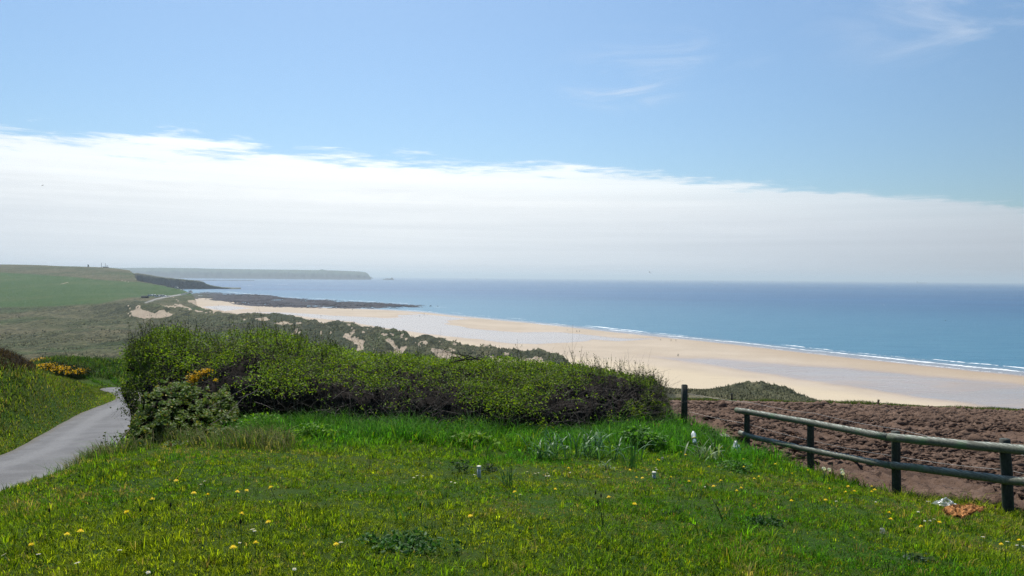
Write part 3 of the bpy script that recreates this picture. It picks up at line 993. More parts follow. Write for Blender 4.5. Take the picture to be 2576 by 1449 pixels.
def mat_beach():
    m, t, out = new_mat('beach_sand')
    oc = t.node('ShaderNodeTexCoord').outputs['Object']
    w = t.attr('wet', True); hi = t.attr('upper', True)
    st = t.mapped(oc, (0.05, 0.5, 1.0), (0, 0, 0), (0, 0, R(-52)))
    n1 = t.noise(oc, 0.02, 5, 0.6); n2 = t.noise(oc, 0.6, 6, 0.7); ns = t.noise(st, 0.5, 6, 0.65)
    dry = t.mix(t.sstep(n1, 0.35, 0.65), c4(0.460, 0.380, 0.288), c4(0.515, 0.432, 0.335))
    dry = t.mix(t.m('MULTIPLY', hi, 0.85), dry, c4(0.58, 0.485, 0.345))
    dry = t.mix(t.m('MULTIPLY', t.sstep(ns, 0.58, 0.72), t.m('MULTIPLY_ADD', hi, 0.4, 0.08)), dry, c4(0.30, 0.23, 0.16))
    dry = t.mix(t.m('MULTIPLY', t.attr('damp', True), 0.75), dry, c4(0.37, 0.275, 0.185))
    wetc = t.mix(t.sstep(n1, 0.3, 0.7), c4(0.33, 0.248, 0.195), c4(0.38, 0.292, 0.235))
    wf = t.sstep(t.m('ADD', w, t.m('MULTIPLY', t.m('SUBTRACT', n1, 0.5), 0.30)), 0.10, 0.95)
    c = t.mix(wf, dry, wetc)
    rg = t.m('MULTIPLY_ADD', wf, -0.68, 0.85)
    sp_ = t.m('MULTIPLY_ADD', t.m('POWER', wf, 2.6), 0.95, 0.05)
    t.put(out.inputs[0], pbsdf(t, c, rg, sp_))
    return m


o = mesh_np('beach', BP.reshape(-1, 3), [grid_faces(nbx, nby)], mat_beach(), smooth=True, attrs={'wet': wet.ravel(), 'damp': (np.clip(1 - (1 - tt_)[None, :] * (SP[:, 1] - Yin)[:, None] / 75.0, 0, 1) * np.clip((bpx - 1500) / 500, 0, 1)).ravel(), 'upper': np.clip((qy - np.interp(bpx, [400, 1000, 1100, 1300, 1500, 1650, 1800, 2000, 2200, 2400, 2900], [790, 838, 852, 880, 903, 922, 943, 970, 1000, 1024, 1090])) / 12 + 0.5, 0, 1).ravel()})
tag(o, kind='structure')

# ------------------------------------------------------------------ sea


def mat_sea():
    m, t, out = new_mat('sea_water')
    oc = t.node('ShaderNodeTexCoord').outputs['Object']
    ds = t.attr('shore', True)
    sw = t.mapped(oc, (0.35, 1.0, 1.0), (0, 0, 0), (0, 0, R(-38)))
    n1 = t.noise(sw, 0.05, 5, 0.65); n2 = t.noise(sw, 0.35, 5, 0.65); nb = t.noise(t.mapped(oc, (0.25, 1.0, 1.0)), 0.003, 5, 0.6)
    deep = t.mix(t.sstep(nb, 0.35, 0.65), c4(0.007, 0.070, 0.180), c4(0.020, 0.105, 0.225))
    nsl = t.noise(t.mapped(oc, (0.10, 1.0, 1.0), (0, 0, 0), (0, 0, R(4))), 0.010, 4, 0.6)
    deep = t.mix(t.m('MULTIPLY', t.sstep(nsl, 0.60, 0.70), 0.5), deep, c4(0.07, 0.19, 0.30))
    shal = t.mix(t.sstep(n1, 0.3, 0.7), c4(0.040, 0.160, 0.250), c4(0.058, 0.190, 0.275))
    c = t.mix(t.sstep(ds, 0.0, 900.0), shal, deep)
    c = t.mix(t.sstep(ds, 26.0, 2.0), c, c4(0.26, 0.27, 0.28))
    # slicks: smoother water with a paler look
    b1 = bump(t, t.m('ADD', n2, t.m('MULTIPLY', n1, 2.5)), 0.9, 0.9)
    s = pbsdf(t, c, 0.38, 0.26, b1)
    t.put(out.inputs[0], s)
    return m


# columns across, rows from the water line out to the horizon
nsx, nsy = 260, 120
sx = np.r_[np.linspace(-1500, 380, 40), np.linspace(390, 2700, 180), np.linspace(2720, 5200, 40)]
shy = np.interp(sx, np.r_[-3000, SHORE[:, 0], 6000], np.r_[735, SHORE[:, 1], 1280])
shp = onz(sx, np.minimum(shy, 1100), 0.0)
tsea = np.r_[0.97, 1.0, 1 + np.geomspace(0.006, 260, nsy - 2)]
SY = shp[:, 1][:, None] * tsea[None, :]
SY = np.minimum(SY, 120000)
SY[:, -1] = 120000
SX = SY * (shp[:, 0] / shp[:, 1])[:, None]
shd_ = (tsea[None, :] - 1) * np.linalg.norm(shp[:, :2], axis=1)[:, None] * 0.55
SXY = np.stack([SX, SY, np.zeros_like(SX)], -1)
o = mesh_np('sea', SXY.reshape(-1, 3), [grid_faces(len(sx), nsy)], mat_sea(), smooth=True, attrs={'shore': np.broadcast_to(shd_, SX.shape).ravel()})
tag(o, kind='structure')

# breaking waves: low foam ridges that follow the shore


def mat_foam():
    m, t, out = new_mat('foam')
    oc = t.node('ShaderNodeTexCoord').outputs['Object']
    n = t.noise(oc, 0.45, 5, 0.7)
    c = t.mix(t.sstep(n, 0.3, 0.6), c4(0.62, 0.70, 0.74), c4(0.85, 0.87, 0.88))
    t.put(out.inputs[0], pbsdf(t, c, 0.8, 0.2))
    return m


M_FOAM = mat_foam()
fv, ff, nfo = [], [], 0
foam_lines = [  # x from, x to, offset below(-)/above(+) shore in view px, thickness m, gaps
    (1000, 1330, -3.0, 3.5, 0.45), (1130, 1330, -8.0, 3.0, 0.55), (1170, 1420, -1.2, 2.5, 0.35), (1330, 1560, -5.0, 3.0, 0.62), (1470, 1640, -8.5, 6.0, 0.15), (1510, 1850, -5.0, 4.5, 0.25), (1640, 1760, -9.0, 3.5, 0.45),
    (1820, 2060, -6.5, 4.6, 0.15), (1960, 2100, -13.0, 6.5, 0.2), (2040, 2576, -8.0, 5.0, 0.0), (2100, 2330, -14.0, 3.2, 0.6), (2340, 2450, -17.0, 5.5, 0.15), (2440, 2800, -18.0, 5.5, 0.1), (2560, 2900, -8.0, 5.0, 0.05),
    (2240, 2420, -0.6, 2.0, 0.4), (1300, 2900, -0.3, 1.6, 0.72)]
REEF_FOAM = [([(560, 733), (640, 740.5), (700, 746), (760, 749.5)], 7.0, 0.3), ([(640, 739), (690, 742.5)], 9.0, 0.35), ([(760, 749), (880, 755.5), (960, 760), (1040, 765)], 5.0, 0.4), ([(920, 758), (990, 761), (1030, 764)], 6.0, 0.45), ([(480, 731), (560, 733)], 8.0, 0.4), ([(1085, 771.5), (1125, 773)], 4.0, 0.3), ([(690, 714.6), (725, 715)], 12.0, 0.2), ([(600, 717.5), (640, 718)], 10.0, 0.3)]
for fl in foam_lines + REEF_FOAM:
    if len(fl) == 5:
        x0, x1, dy_, th_, gap = fl
        xs = np.linspace(x0, x1, int((x1 - x0) / 2.2))
        ys = np.interp(xs, SHORE[:, 0], SHORE[:, 1]) + dy_ + 0.8 * fbm(xs / 60, xs * 0, 101, 3) + 0.5 * fbm(xs / 17, xs * 0 + dy_, 113, 3)
    else:
        q_, th_, gap = fl; dy_ = q_[0][1] / 7
        xs = np.linspace(q_[0][0], q_[-1][0], int((q_[-1][0] - q_[0][0]) / 1.5))
        ys = np.interp(xs, [a for a, b in q_], [b for a, b in q_]) + 0.4 * fbm(xs / 9, xs * 0 + dy_, 115, 3)
    n = len(xs)
    c = onz(xs, ys, 0.25)
    tg = np.gradient(c[:, :2], axis=0); tg /= np.linalg.norm(tg, axis=1)[:, None]
    nn = np.stack([-tg[:, 1], tg[:, 0]], -1)
    wd = 0.62 * th_ * np.clip(vnoise(xs / 6, xs * 0 + dy_ * 3, 117) * 0.7 + vnoise(xs / 37, xs * 0 + dy_, 119) - 0.18 - gap * 0.95, 0.0, 1.2) * np.minimum(1, np.minimum(np.arange(n), n - 1 - np.arange(n)) / 8.0)
    a = np.c_[c[:, :2] - nn * wd[:, None] * 0.6, np.full(n, 0.03)]; b = np.c_[c[:, :2], 0.05 + 0.12 * wd]; d = np.c_[c[:, :2] + nn * wd[:, None] * 0.5, np.full(n, 0.03)]
    v = np.stack([a, b, d], 1).reshape(-1, 3)
    q = grid_faces(n, 3)
    keep = (wd[:-1] + wd[1:])[:, None].repeat(2, 1).ravel() > 0.25
    fv.append(v); ff.append(q[keep] + nfo); nfo += len(v)
o = mesh_np('surf', np.concatenate(fv), [np.concatenate(ff)], M_FOAM, smooth=True)
tag(o, kind='stuff')

# ------------------------------------------------------------------ rocks, cliffs, headland
def mat_rock(name, a, b, grass=None):
    m, t, out = new_mat(name)
    oc = t.node('ShaderNodeTexCoord').outputs['Object']
    n1 = t.noise(oc, 0.02, 6, 0.65); n2 = t.noise(t.mapped(oc, (1, 1, 3)), 0.12, 6, 0.7)
    c = t.mix(t.sstep(n1, 0.35, 0.65), c4(*a), c4(*b))
    c = t.mix(t.m('MULTIPLY', t.sstep(n2, 0.5, 0.7), 0.6), c, c4(*[k * 0.5 for k in a]))
    if grass:
        g = t.attr('grass', True)
        c = t.mix(g, c, t.mix(t.sstep(n2, 0.35, 0.65), c4(*grass), c4(*[k * 1.3 for k in grass])))
    t.put(out.inputs[0], pbsdf(t, c, 0.9, 0.15, bump(t, n2, 0.8, 3.0)))
    return m


# tidal reef
REEF = [(440, 742), (520, 734), (600, 739), (640, 742), (700, 747), (800, 752.5), (880, 757), (960, 761.5), (1030, 765.5), (1100, 769.5), (1060, 771), (980, 773), (900, 774), (800, 773.5), (720, 772), (640, 770.5), (590, 766), (560, 757), (520, 755), (470, 752)]
rxv = np.linspace(430, 1130, 520); ryv = np.linspace(729, 779, 130)
RX, RY = np.meshgrid(rxv, ryv)
pd = poly_dist(RX + 10 * fbm(RX / 40, RY / 4, 131, 4), RY + 1.2 * fbm(RX / 25, RY / 3, 133, 4), REEF)
RP = onz(RX, RY, 1.0)
streak = fbm(RX / 55 + RY / 9, RY / 2.2, 135, 4, 0.6)
hump = np.clip(1 - ((RX - 640) / 90) ** 2, 0, 1) * np.clip(1 - ((RY - 747) / 6) ** 2, 0, 1) * 4.0
RZ = np.clip(pd / 4.0, -1.2, 0.75) * 1.6 + 2.6 * streak * np.clip(pd / 5, 0.2, 1) * np.clip((RX - 470) / 60, 0, 1) + 1.3 * np.abs(fbm(RP[..., 0] / 9, RP[..., 1] / 22, 137, 4, 0.6)) + hump * np.clip(pd, 0, 1)
RZ = np.where(pd < -3, -4, RZ)
gapn = fbm(RX / 38 + RY / 5, RY / 1.5, 139, 4, 0.55)
RZ = np.where((gapn > 0.20) & (pd < 9) & (RX > 500), RZ - 6 * (gapn - 0.20) / 0.1, RZ)
RZ = np.where((np.abs(gapn) < 0.035) & (RX > 560), -3, RZ)
pool = [(590, 746), (605, 745), (612, 747), (608, 749.5), (595, 749.5)]
pl = poly_dist(RX, RY, pool)
RZ = np.where(pl > 0, -3, RZ)
RP[..., 2] = RZ
# re-project keeping the column
M_REEF = mat_rock('reef_rock', (0.034, 0.033, 0.044), (0.070, 0.067, 0.078), (0.070, 0.080, 0.045))
o = mesh_np('reef', RP.reshape(-1, 3), [grid_faces(130, 520)], M_REEF, smooth=False, attrs={'grass': (np.clip((545 - RX) / 50, 0, 1) * np.clip((764 - RY) / 6, 0, 1) * np.clip(0.6 + 1.5 * streak, 0, 1)).ravel()})
tag(o, kind='structure')


def headland(name, top, Ys, back, mat, ncol=260, grass_frac=0.3, seed=1, slope=0.5, zrough=1.0, lip=0.35):
    """a cliffed coast: land top line (photo x, y) at distances Ys, falling to the water towards the viewer"""
    top = np.asarray(top, float)
    x = np.linspace(top[0, 0], top[-1, 0], ncol)
    y = np.interp(x, top[:, 0], top[:, 1]); Y = np.interp(x, top[:, 0], Ys)
    C = V(x, y, Y)
    C[:, 2] = np.maximum(C[:, 2] + zrough * 0.5 * fbm(x / 9, x * 0, seed, 4), 1.0)
    rows = []; gr = []
    prof = [(back, 0.55, 1), (back * 0.5, 0.9, 1), (back * 0.15, 0.99, 1), (0, 1.0, 1), (-0.25, 1.0 - grass_frac * 0.45, 1), (-0.5, 1.0 - grass_frac * 0.8, 1), (-0.62, 1.0 - grass_frac, 0.9), (-0.72, 0.60 * (1 - grass_frac), 0), (-0.8, 0.35 * (1 - grass_frac), 0), (-0.9, 0.14, 0), (-1.0, 0.03, 0), (-1.1, -0.05, 0)]
    for k, (b, hfr, gg) in enumerate(prof):
        H = C[:, 2]
        d = np.where(b > 0, b, b * H * (1 / slope)) if b > 0 else b * H / slope
        w = fbm(x / 7.0 + 5 * k, x * 0 + k * 0.6, seed + 7, 4, 0.6)
        P = np.stack([C[:, 0] * (Y + d) / Y, Y + d + w * H * 0.30, H * hfr + (0.10 * H * fbm(x / 5, x * 0 + k, seed + 9, 3) if 0 < hfr < 0.95 else 0)], -1)
        rows.append(P); gr.append(np.full(ncol, gg) * np.clip(0.8 + 0.6 * w, 0, 1))
    P = np.stack(rows, 0)
    o = mesh_np(name, P.reshape(-1, 3), [grid_faces(len(prof), ncol)[:, ::-1]], mat, smooth=True, attrs={'grass': np.stack(gr, 0).ravel()})
    tag(o, kind='structure')
    return o


M_CLIFF = mat_rock('cliff_rock', (0.060, 0.052, 0.060), (0.090, 0.078, 0.082), (0.10, 0.11, 0.06))
headland('cliff', [(318, 690), (332, 688.5), (345, 686.5), (372, 690.5), (400, 695.5), (430, 699.5), (470, 703), (500, 706), (512, 709), (522, 715), (545, 720.5), (575, 725), (606, 729)],
         np.array([2480, 2490, 2500, 2540, 2570, 2600, 2640, 2660, 2665, 2670, 2690, 2700, 2720]), 260.0, M_CLIFF, 240, 0.05, 3, 1.2, 2.0)
M_HEAD = mat_rock('headland_rock', (0.010, 0.014, 0.022), (0.022, 0.026, 0.034), (0.050, 0.078, 0.044))
hp = headland('headland', [(-200, 664), (200, 670), (300, 674), (400, 673.5), (480, 674.5), (560, 676.5), (640, 677.5), (720, 678.5), (800, 679.5), (812, 677.5), (820, 679.5), (870, 681.5), (905, 683), (920, 685), (926, 689), (929, 693), (931, 697), (934, 700)],
              np.array([10500, 10500, 10500, 10500, 10500, 10600, 10700, 10700, 10700, 10700, 10700, 10700, 10700, 10700, 10700, 10700, 10700, 10700]), 1500.0, M_HEAD, 420, 0.34, 5, 0.30, 3.0)
# low rocky spit at the headland's foot
rv = np.linspace(380, 640, 160)
ly = np.interp(rv, [380, 480, 640], [703.5, 705.2, 705.6])
a = onz(rv, ly + 0.9, 0.0); b = onz(rv, ly, 2.0); c = onz(rv, ly - 0.6, 0.0)
b[:, 2] = 3 + 5 * np.abs(fbm(rv / 9, rv * 0, 141, 4)); a[:, 2] = -1; c[:, 2] = -1
o = mesh_np('rock_spit', np.stack([a, b, c], 0).reshape(-1, 3), [grid_faces(3, 160)], M_HEAD, attrs={'grass': np.zeros(480)})
tag(o, kind='structure')


def sea_rock(label, x, y, wpx, hpx, prof, seed, name='sea_stack'):
    c = onz(x, y, 0.0); m_px = c[1] / FPX / VS
    n = 26
    u = np.linspace(-1, 1, n)
    hh = np.interp(u, [p[0] for p in prof], [p[1] for p in prof]) * hpx * m_px
    hh = np.maximum(hh + 0.12 * hpx * m_px * fbm(u * 5, u * 0, seed, 3), 0.3)
    rows = []
    for dyk, hf in ((-1, -0.1), (-0.7, 0.4), (-0.3, 0.9), (0, 1), (0.4, 0.8), (0.8, 0.3), (1, -0.1)):
        rows.append(np.stack([u * wpx * 0.5 * m_px, dyk * wpx * 0.22 * m_px * np.ones(n) * (1 + 0.3 * fbm(u * 4 + dyk, u * 0, seed + 3, 3)), hh * hf], -1))
    o = mesh_np(name, np.stack(rows, 0).reshape(-1, 3), [grid_faces(7, n)], M_HEAD, attrs={'grass': np.zeros(7 * n)}, smooth=False)
    o.location = c
    tag(o, label, 'sea rock', 'rocks standing in the sea off the headland')


sea_rock('long low sea rock with two humps, alone in the water off the headland', 976, 704.2, 30, 6.0, [(-1, 0), (-0.7, 0.3), (-0.35, 0.55), (-0.1, 0.75), (0.15, 0.5), (0.45, 0.7), (0.62, 1.0), (0.8, 0.9), (1, 0.1)], 151)
sea_rock('small rock touching the foot of the headland cliff', 934, 701.0, 14, 5.5, [(-1, 0.4), (-0.4, 0.8), (0, 1.0), (0.4, 0.5), (1, 0.0)], 153)
# reef islets near the reef tip
for k, (x, y, w, h, lb) in enumerate(((1083, 770.2, 7, 2.2, 'dark rock islet just off the tip of the tidal reef'), (1101, 770.6, 5, 1.4, 'smallest rock islet, outermost off the reef tip'))):
    sea_rock(lb, x, y, w, h, [(-1, 0), (-0.4, 0.7), (0.1, 1), (0.5, 0.6), (1, 0)], 161 + k, 'rock_islet')
for ob in list(COL.objects):
    if ob.name.startswith('rock_islet'):
        ob['group'] = 'rock islets off the reef tip'
        ob.data.materials[0] = M_REEF

# ------------------------------------------------------------------ hedge
hs = np.array([  # photo x, top y, distance of crown, depth to the front, leafy share
    (338, 905, 16.0, 1.2), (350, 875, 16.3, 2.0), (400, 857, 16.6, 2.5), (480, 848, 16.8, 2.8), (650, 850, 17.0, 3.2), (760, 857, 17.0, 3.5), (900, 889, 17.0, 3.6), (1000, 904, 17.0, 3.5), (1100, 916, 17.0, 3.4), (1200, 917, 17.0, 3.3),
    (1300, 922, 17.0, 3.2), (1400, 926, 17.2, 3.2), (1500, 936, 17.4, 2.9), (1580, 950, 17.7, 2.3), (1640, 962, 18.0, 1.6), (1668, 990, 18.1, 1.1), (1684, 1040, 18.2, 0.5)], float)
hc = V(hs[:, 0], hs[:, 1], hs[:, 2])
PROF = np.array([(0.10, 0.0), (0.02, 0.12), (0.0, 0.28), (0.05, 0.45), (0.18, 0.62), (0.40, 0.80), (0.70, 0.94), (1.0, 1.0), (1.35, 0.95), (1.65, 0.78), (1.8, 0.45), (1.8, 0.0)])
pl_ = np.r_[0, np.cumsum(np.hypot(np.diff(PROF[:, 0]) * 2.6, np.diff(PROF[:, 1]) * 1.6))]
pl_ /= pl_[-1]


def hedge_pt(s, t, r):
    """s along, t round the section (0 front foot .. 1 back foot), r radial scale"""
    S = np.linspace(0, 1, len(hs))
    X = np.interp(s, S, hc[:, 0]); Yc = np.interp(s, S, hc[:, 1]); zt = np.interp(s, S, hc[:, 2]); dp = np.interp(s, S, hs[:, 3])
    d = np.interp(t, pl_, PROF[:, 0]); h = np.interp(t, pl_, PROF[:, 1])
    dc_ = 0.95; hc_ = 0.42
    d = dc_ + (d - dc_) * r; h = np.where(h > hc_, hc_ + (h - hc_) * r, h)
    Y = Yc - dp + dp * d
    Xp = X * Y / Yc
    zb = hz(Xp, Y) - 0.05
    lump = 0.24 * fbm(Xp / 0.9, (t * 6 + Y * 0.3), 201, 4) + 0.10 * fbm(Xp / 0.28, t * 16, 203, 3)
    z = zb + (zt - zb) * h * (1 + lump * np.clip(h, 0, 1) * 0.75)
    Xp = Xp + np.clip(1 - s / 0.07, 0, 1) * (0.55 * fbm(Y * 1.1, z * 1.6, 205, 3) - 0.30 * np.sin(np.pi * np.clip(h, 0.05, 1)) * np.clip(1.3 - np.abs(d - 0.8), 0, 1) + 0.25 * (1 - np.clip(d, 0, 1)))
    return np.stack([Xp, Y - lump * 0.9 * np.clip(1 - d, -0.4, 1), z], -1), h


hedge = thing('hedge', 'long clipped hawthorn hedge across the lawn above the beach, leafy on top and bare below', 'hedge', tuple(hc[8] * np.array([1, 1, 0]) + np.array([0, 0, float(hz(hc[8, 0], hc[8, 1]))])))
h0 = np.array(hedge.location)
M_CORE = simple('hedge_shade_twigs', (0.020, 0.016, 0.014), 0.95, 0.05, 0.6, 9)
# solid dark core; the hedge's inner shade is put into its colour
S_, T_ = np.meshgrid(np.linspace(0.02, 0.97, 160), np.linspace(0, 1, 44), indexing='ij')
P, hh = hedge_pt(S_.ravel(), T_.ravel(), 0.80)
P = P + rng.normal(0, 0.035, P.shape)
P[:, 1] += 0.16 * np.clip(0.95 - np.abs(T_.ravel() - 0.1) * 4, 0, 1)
mesh_np('dark_core', P - h0, [grid_faces(160, 44)], M_CORE, hedge)


def hedge_cols(P, h, n):
    a = fbm(P[:, 0] / 1.3, P[:, 2] / 0.6 + P[:, 1], 211, 4)
    br = rng.random(n)
    base = np.where((br < 0.62)[:, None], np.array([0.200, 0.310, 0.014]), np.array([0.095, 0.195, 0.018]))
    base = np.where((br > 0.90)[:, None], np.array([0.310, 0.390, 0.020]), base)
    base = np.where((br > 0.975)[:, None], np.array([0.11, 0.085, 0.05]), base)
    return base * (1 + 0.35 * a)[:, None] * np.exp(rng.normal(0, 0.18, n))[:, None]


n = 190000
s = rng.random(n); t = rng.random(n) ** 0.9 * 0.93
r = 1.06 - 0.24 * rng.random(n) ** 1.6
P, h = hedge_pt(s, t, r)
patch = 0.6 * fbm(P[:, 0] / 0.75, P[:, 2] / 0.35 + P[:, 1] * 0.5, 221, 4) + 0.7 * fbm(P[:, 0] / 0.22, P[:, 2] / 0.14 + P[:, 1] * 2.0, 225, 3)
patch2 = fbm(P[:, 0] / 2.2, P[:, 1] * 0.3 + 3, 223, 3)
thr = np.interp(h - 0.10 + 0.40 * patch2 - 0.10 * np.exp(-((s - 0.47) / 0.10) ** 2) - 0.20 * np.clip((s - 0.66) / 0.12, 0, 1), [0.0, 0.28, 0.46, 0.60, 0.74, 1.0], [0.015, 0.03, 0.10, 0.42, 0.92, 1.0])
keep = (rng.random(n) < np.clip(thr + 1.05 * patch * np.interp(h, [0, 0.3, 0.5, 0.8, 1], [0.05, 0.4, 1, 0.9, 0.55]), 0, 1)) & ((t < 0.62) | (rng.random(n) < 0.6))
P, h, s_k = P[keep], h[keep], s[keep]; n = len(P)
P = P + rng.normal(0, 0.03, P.shape)
P = P + rng.normal(0, 0.09, P.shape) * np.clip(1 - s_k / 0.06, 0, 1)[:, None]
lv, lt, lc = leaves(P, 0.028 + 0.026 * rng.random(n), hedge_cols(P, h, n))
o = mesh_np('foliage', lv - h0, [lt], M_LEAF, hedge, attrs={'Col': lc})
tag(o, kind='stuff')
# bare twigs in the lower face
n = 4200
s = rng.random(n); t = rng.random(n) * 0.42
P0, h = hedge_pt(s, t, 0.90 + 0.16 * rng.random(n))
L = 0.18 + 0.55 * rng.random(n) ** 2
dr = rng.normal(size=(n, 3)) * np.array([0.5, 0.35, 0.9]) + np.array([0, -0.10, 0.25]); dr /= np.linalg.norm(dr, axis=1)[:, None]
k4 = np.linspace(0, 1, 4)
bend = rng.normal(size=(n, 3)) * 0.16
TW = P0[:, None, :] + dr[:, None, :] * (L[:, None] * k4)[..., None] + bend[:, None, :] * (k4 ** 2)[None, :, None]
rad = (0.0018 + 0.0026 * rng.random(n) ** 2)[:, None] * (1 - 0.65 * k4)[None, :]
tv, tq = tubes(TW, rad)
o = mesh_np('twigs', tv - h0, [tq], simple('hedge_twig', (0.095, 0.078, 0.068), 0.7, 0.35, 0.5, 5), hedge)
tag(o, kind='stuff')
# upright shoots standing clear of the top, with small buds
n = 900
s = np.r_[rng.random(430) * 0.36, rng.random(230), 0.70 + rng.random(240) * 0.27]
t = 0.36 + rng.random(n) * 0.34
P0, h = hedge_pt(s, t, 0.97)
L = (0.12 + 0.34 * rng.random(n) ** 1.8) * np.where(s < 0.34, 1.25, 1.0)
dr = rng.normal(size=(n, 3)) * np.array([0.26, 0.2, 0.05]) + np.array([-0.05, 0, 1.0])
TW = P0[:, None, :] + dr[:, None, :] * (L[:, None] * k4)[..., None] + (rng.normal(size=(n, 3)) * 0.06)[:, None, :] * (k4 ** 2)[None, :, None]
rad = (0.0045 + 0.002 * rng.random(n))[:, None] * (1 - 0.6 * k4)[None, :]
tv, tq = tubes(TW, rad)
o = mesh_np('shoots', tv - h0, [tq], M_TWIG, hedge)
tag(o, kind='stuff')
m = 9
kk = rng.random((n, m)) * 0.95 + 0.05
BP_ = (P0[:, None, :] + dr[:, None, :] * (L[:, None] * kk)[..., None] + rng.normal(0, 0.012, (n, m, 3))).reshape(-1, 3)
col = np.array([0.075, 0.105, 0.02]) * np.exp(rng.normal(0, 0.25, len(BP_)))[:, None]
lv, lt, lc = leaves(BP_, 0.022 + 0.02 * rng.random(len(BP_)), col)
o = mesh_np('shoot_leaves', lv - h0, [lt], M_LEAF, hedge, attrs={'Col': lc})
tag(o, kind='stuff')

# ---- dead branch lying on the hedge top
b0 = V(1175, 912, 16.9)
db = thing('dead_branch', 'bare dead thorn branch lying on top of the hedge, twigs dark against the sand', 'branch', tuple(b0))
mb = MB()
for pts, r0_ in (([(1130, 912), (1165, 905), (1195, 903), (1215, 907), (1235, 912)], 0.028), ([(1215, 907), (1180, 900), (1160, 893), (1120, 883), (1100, 873)], 0.014), ([(1195, 903), (1178, 893), (1190, 885)], 0.018), ([(1165, 905), (1150, 898), (1135, 903)], 0.014),
                 ([(1195, 903), (1210, 893), (1216, 883)], 0.014), ([(1178, 893), (1160, 896), (1145, 900)], 0.012), ([(1150, 911), (1175, 900), (1200, 897)], 0.016), ([(1185, 908), (1205, 900), (1225, 901)], 0.014), ([(1118, 880), (1128, 872), (1126, 866)], 0.008), ([(1160, 893), (1150, 880), (1155, 874)], 0.008)):
    P = np.array([V(x, y, 16.9 + 0.35 * random.random()) for x, y in pts])
    P = resample(P, 10) + rng.normal(0, 0.006, (10, 3))
    mb.tube(P - b0, [r0_ * (1 - 0.75 * i / 9) for i in range(10)], 6, wob=0.3)
mb.build('limb', simple('dead_wood', (0.030, 0.026, 0.025), 0.85, 0.2, 0.4), db)
# dark leafless thorn clump rising behind the hedge
bl = V(1045, 905, 19.0)
tb = thing('thorn_bush', 'dark leafless thorn bush poking up behind the hedge in front of the sandy dune tracks', 'bush', (bl[0], bl[1], float(hz(bl[0], bl[1]))))
t0_ = np.array(tb.location)
n = 520
top = V(1040, 880, 19.0)
c0 = np.c_[bl[0] + rng.normal(0, 0.55, n), bl[1] + rng.normal(0, 0.3, n), np.full(n, t0_[2])]
hh = (top[2] - t0_[2]) * (0.55 + 0.5 * rng.random(n)) * np.exp(-((c0[:, 0] - bl[0]) / 1.1) ** 2)
dr = np.c_[rng.normal(0, 0.35, n), rng.normal(0, 0.3, n), np.ones(n)]
k6 = np.linspace(0, 1, 6)
TW = c0[:, None, :] + dr[:, None, :] * (hh[:, None] * k6)[..., None] + np.cumsum(rng.normal(0, 0.035, (n, 6, 3)), 1)
tv, tq = tubes(TW, (0.006 * (1 - 0.6 * k6))[None, :].repeat(n, 0))
o = mesh_np('branches', tv - t0_, [tq], M_TWIG, tb)
tag(o, kind='stuff')

# ------------------------------------------------------------------ gorse
M_GORSE_FL = leafy('gorse_flower', 0.25, 0.6, 0.2)


def gorse(label, parts, Y, spread, nfl, fsize, nleaf, lsize, ground=True):
    """parts: list of (photo x, y, rx, ry) flower masses"""
    c = V(np.mean([p[0] for p in parts]), np.mean([p[1] for p in parts]), Y)
    base = np.array([c[0], c[1], float(hz(c[0], c[1]))])
    root = thing('gorse_bush', label, 'gorse', tuple(base), group='gorse bushes in yellow flower')
    fp, lp = [], []
    for (x, y, rx_, ry_) in parts:
        q = V(x, y, Y); k = Y / FPX / VS
        m1 = int(nfl * rx_ * ry_ / sum(p[2] * p[3] for p in parts))
        e = rng.normal(size=(m1, 3)) * 0.5
        fp.append(q + e * np.array([rx_ * k, spread, ry_ * k]))
        m2 = int(nleaf * rx_ * ry_ / sum(p[2] * p[3] for p in parts))
        e = rng.normal(size=(m2, 3)) * 0.6
        lp.append(q + e * np.array([rx_ * k, spread, ry_ * k]) + np.array([0, 0.5 * spread, -0.35 * ry_ * k]))
    fp = np.concatenate(fp); lp = np.concatenate(lp)
    lp[:, 2] = np.maximum(lp[:, 2], hz(lp[:, 0], lp[:, 1]) + 0.02)
    col = np.array([0.86, 0.50, 0.010]) * np.exp(rng.normal(0, 0.18, len(fp)))[:, None]
    col = np.clip(col, 0, 0.92)
    v, tr, cc = leaves(fp, fsize * (0.7 + 0.6 * rng.random(len(fp))), col, asp=0.8)
    o = mesh_np('flowers', v - base, [tr], M_GORSE_FL, root, attrs={'Col': cc}); tag(o, kind='stuff')
    col = np.array([0.035, 0.055, 0.022]) * np.exp(rng.normal(0, 0.3, len(lp)))[:, None]
    v, tr, cc = leaves(lp, lsize * (0.7 + 0.6 * rng.random(len(lp))), col, asp=0.25)
    o = mesh_np('spines', v - base, [tr], M_LEAF, root, attrs={'Col': cc}); tag(o, kind='stuff')


gorse('gorse sprig in orange-yellow flower growing through the left part of the hedge', [(488, 950, 16, 12), (505, 938, 16, 9), (482, 960, 11, 8), (520, 932, 8, 8), (543, 955, 6, 5)], 13.9, 0.12, 420, 0.034, 700, 0.05)
gorse('nearest gorse bush in dense orange bloom on the slope behind the grassy bank', [(150, 926, 30, 6), (190, 934, 24, 6), (120, 918, 18, 5)], 52, 0.8, 800, 0.13, 2600, 0.22)
gorse('gorse bush in bloom farther back, flat-topped behind the nearest gorse', [(150, 906, 44, 4), (110, 904, 16, 4)], 62, 0.8, 1000, 0.16, 1800, 0.25)
gorse('half faded gorse bush at the right end of the gorse row before the dunes', [(222, 914, 26, 3.5)], 63, 0.6, 520, 0.16, 900, 0.24)

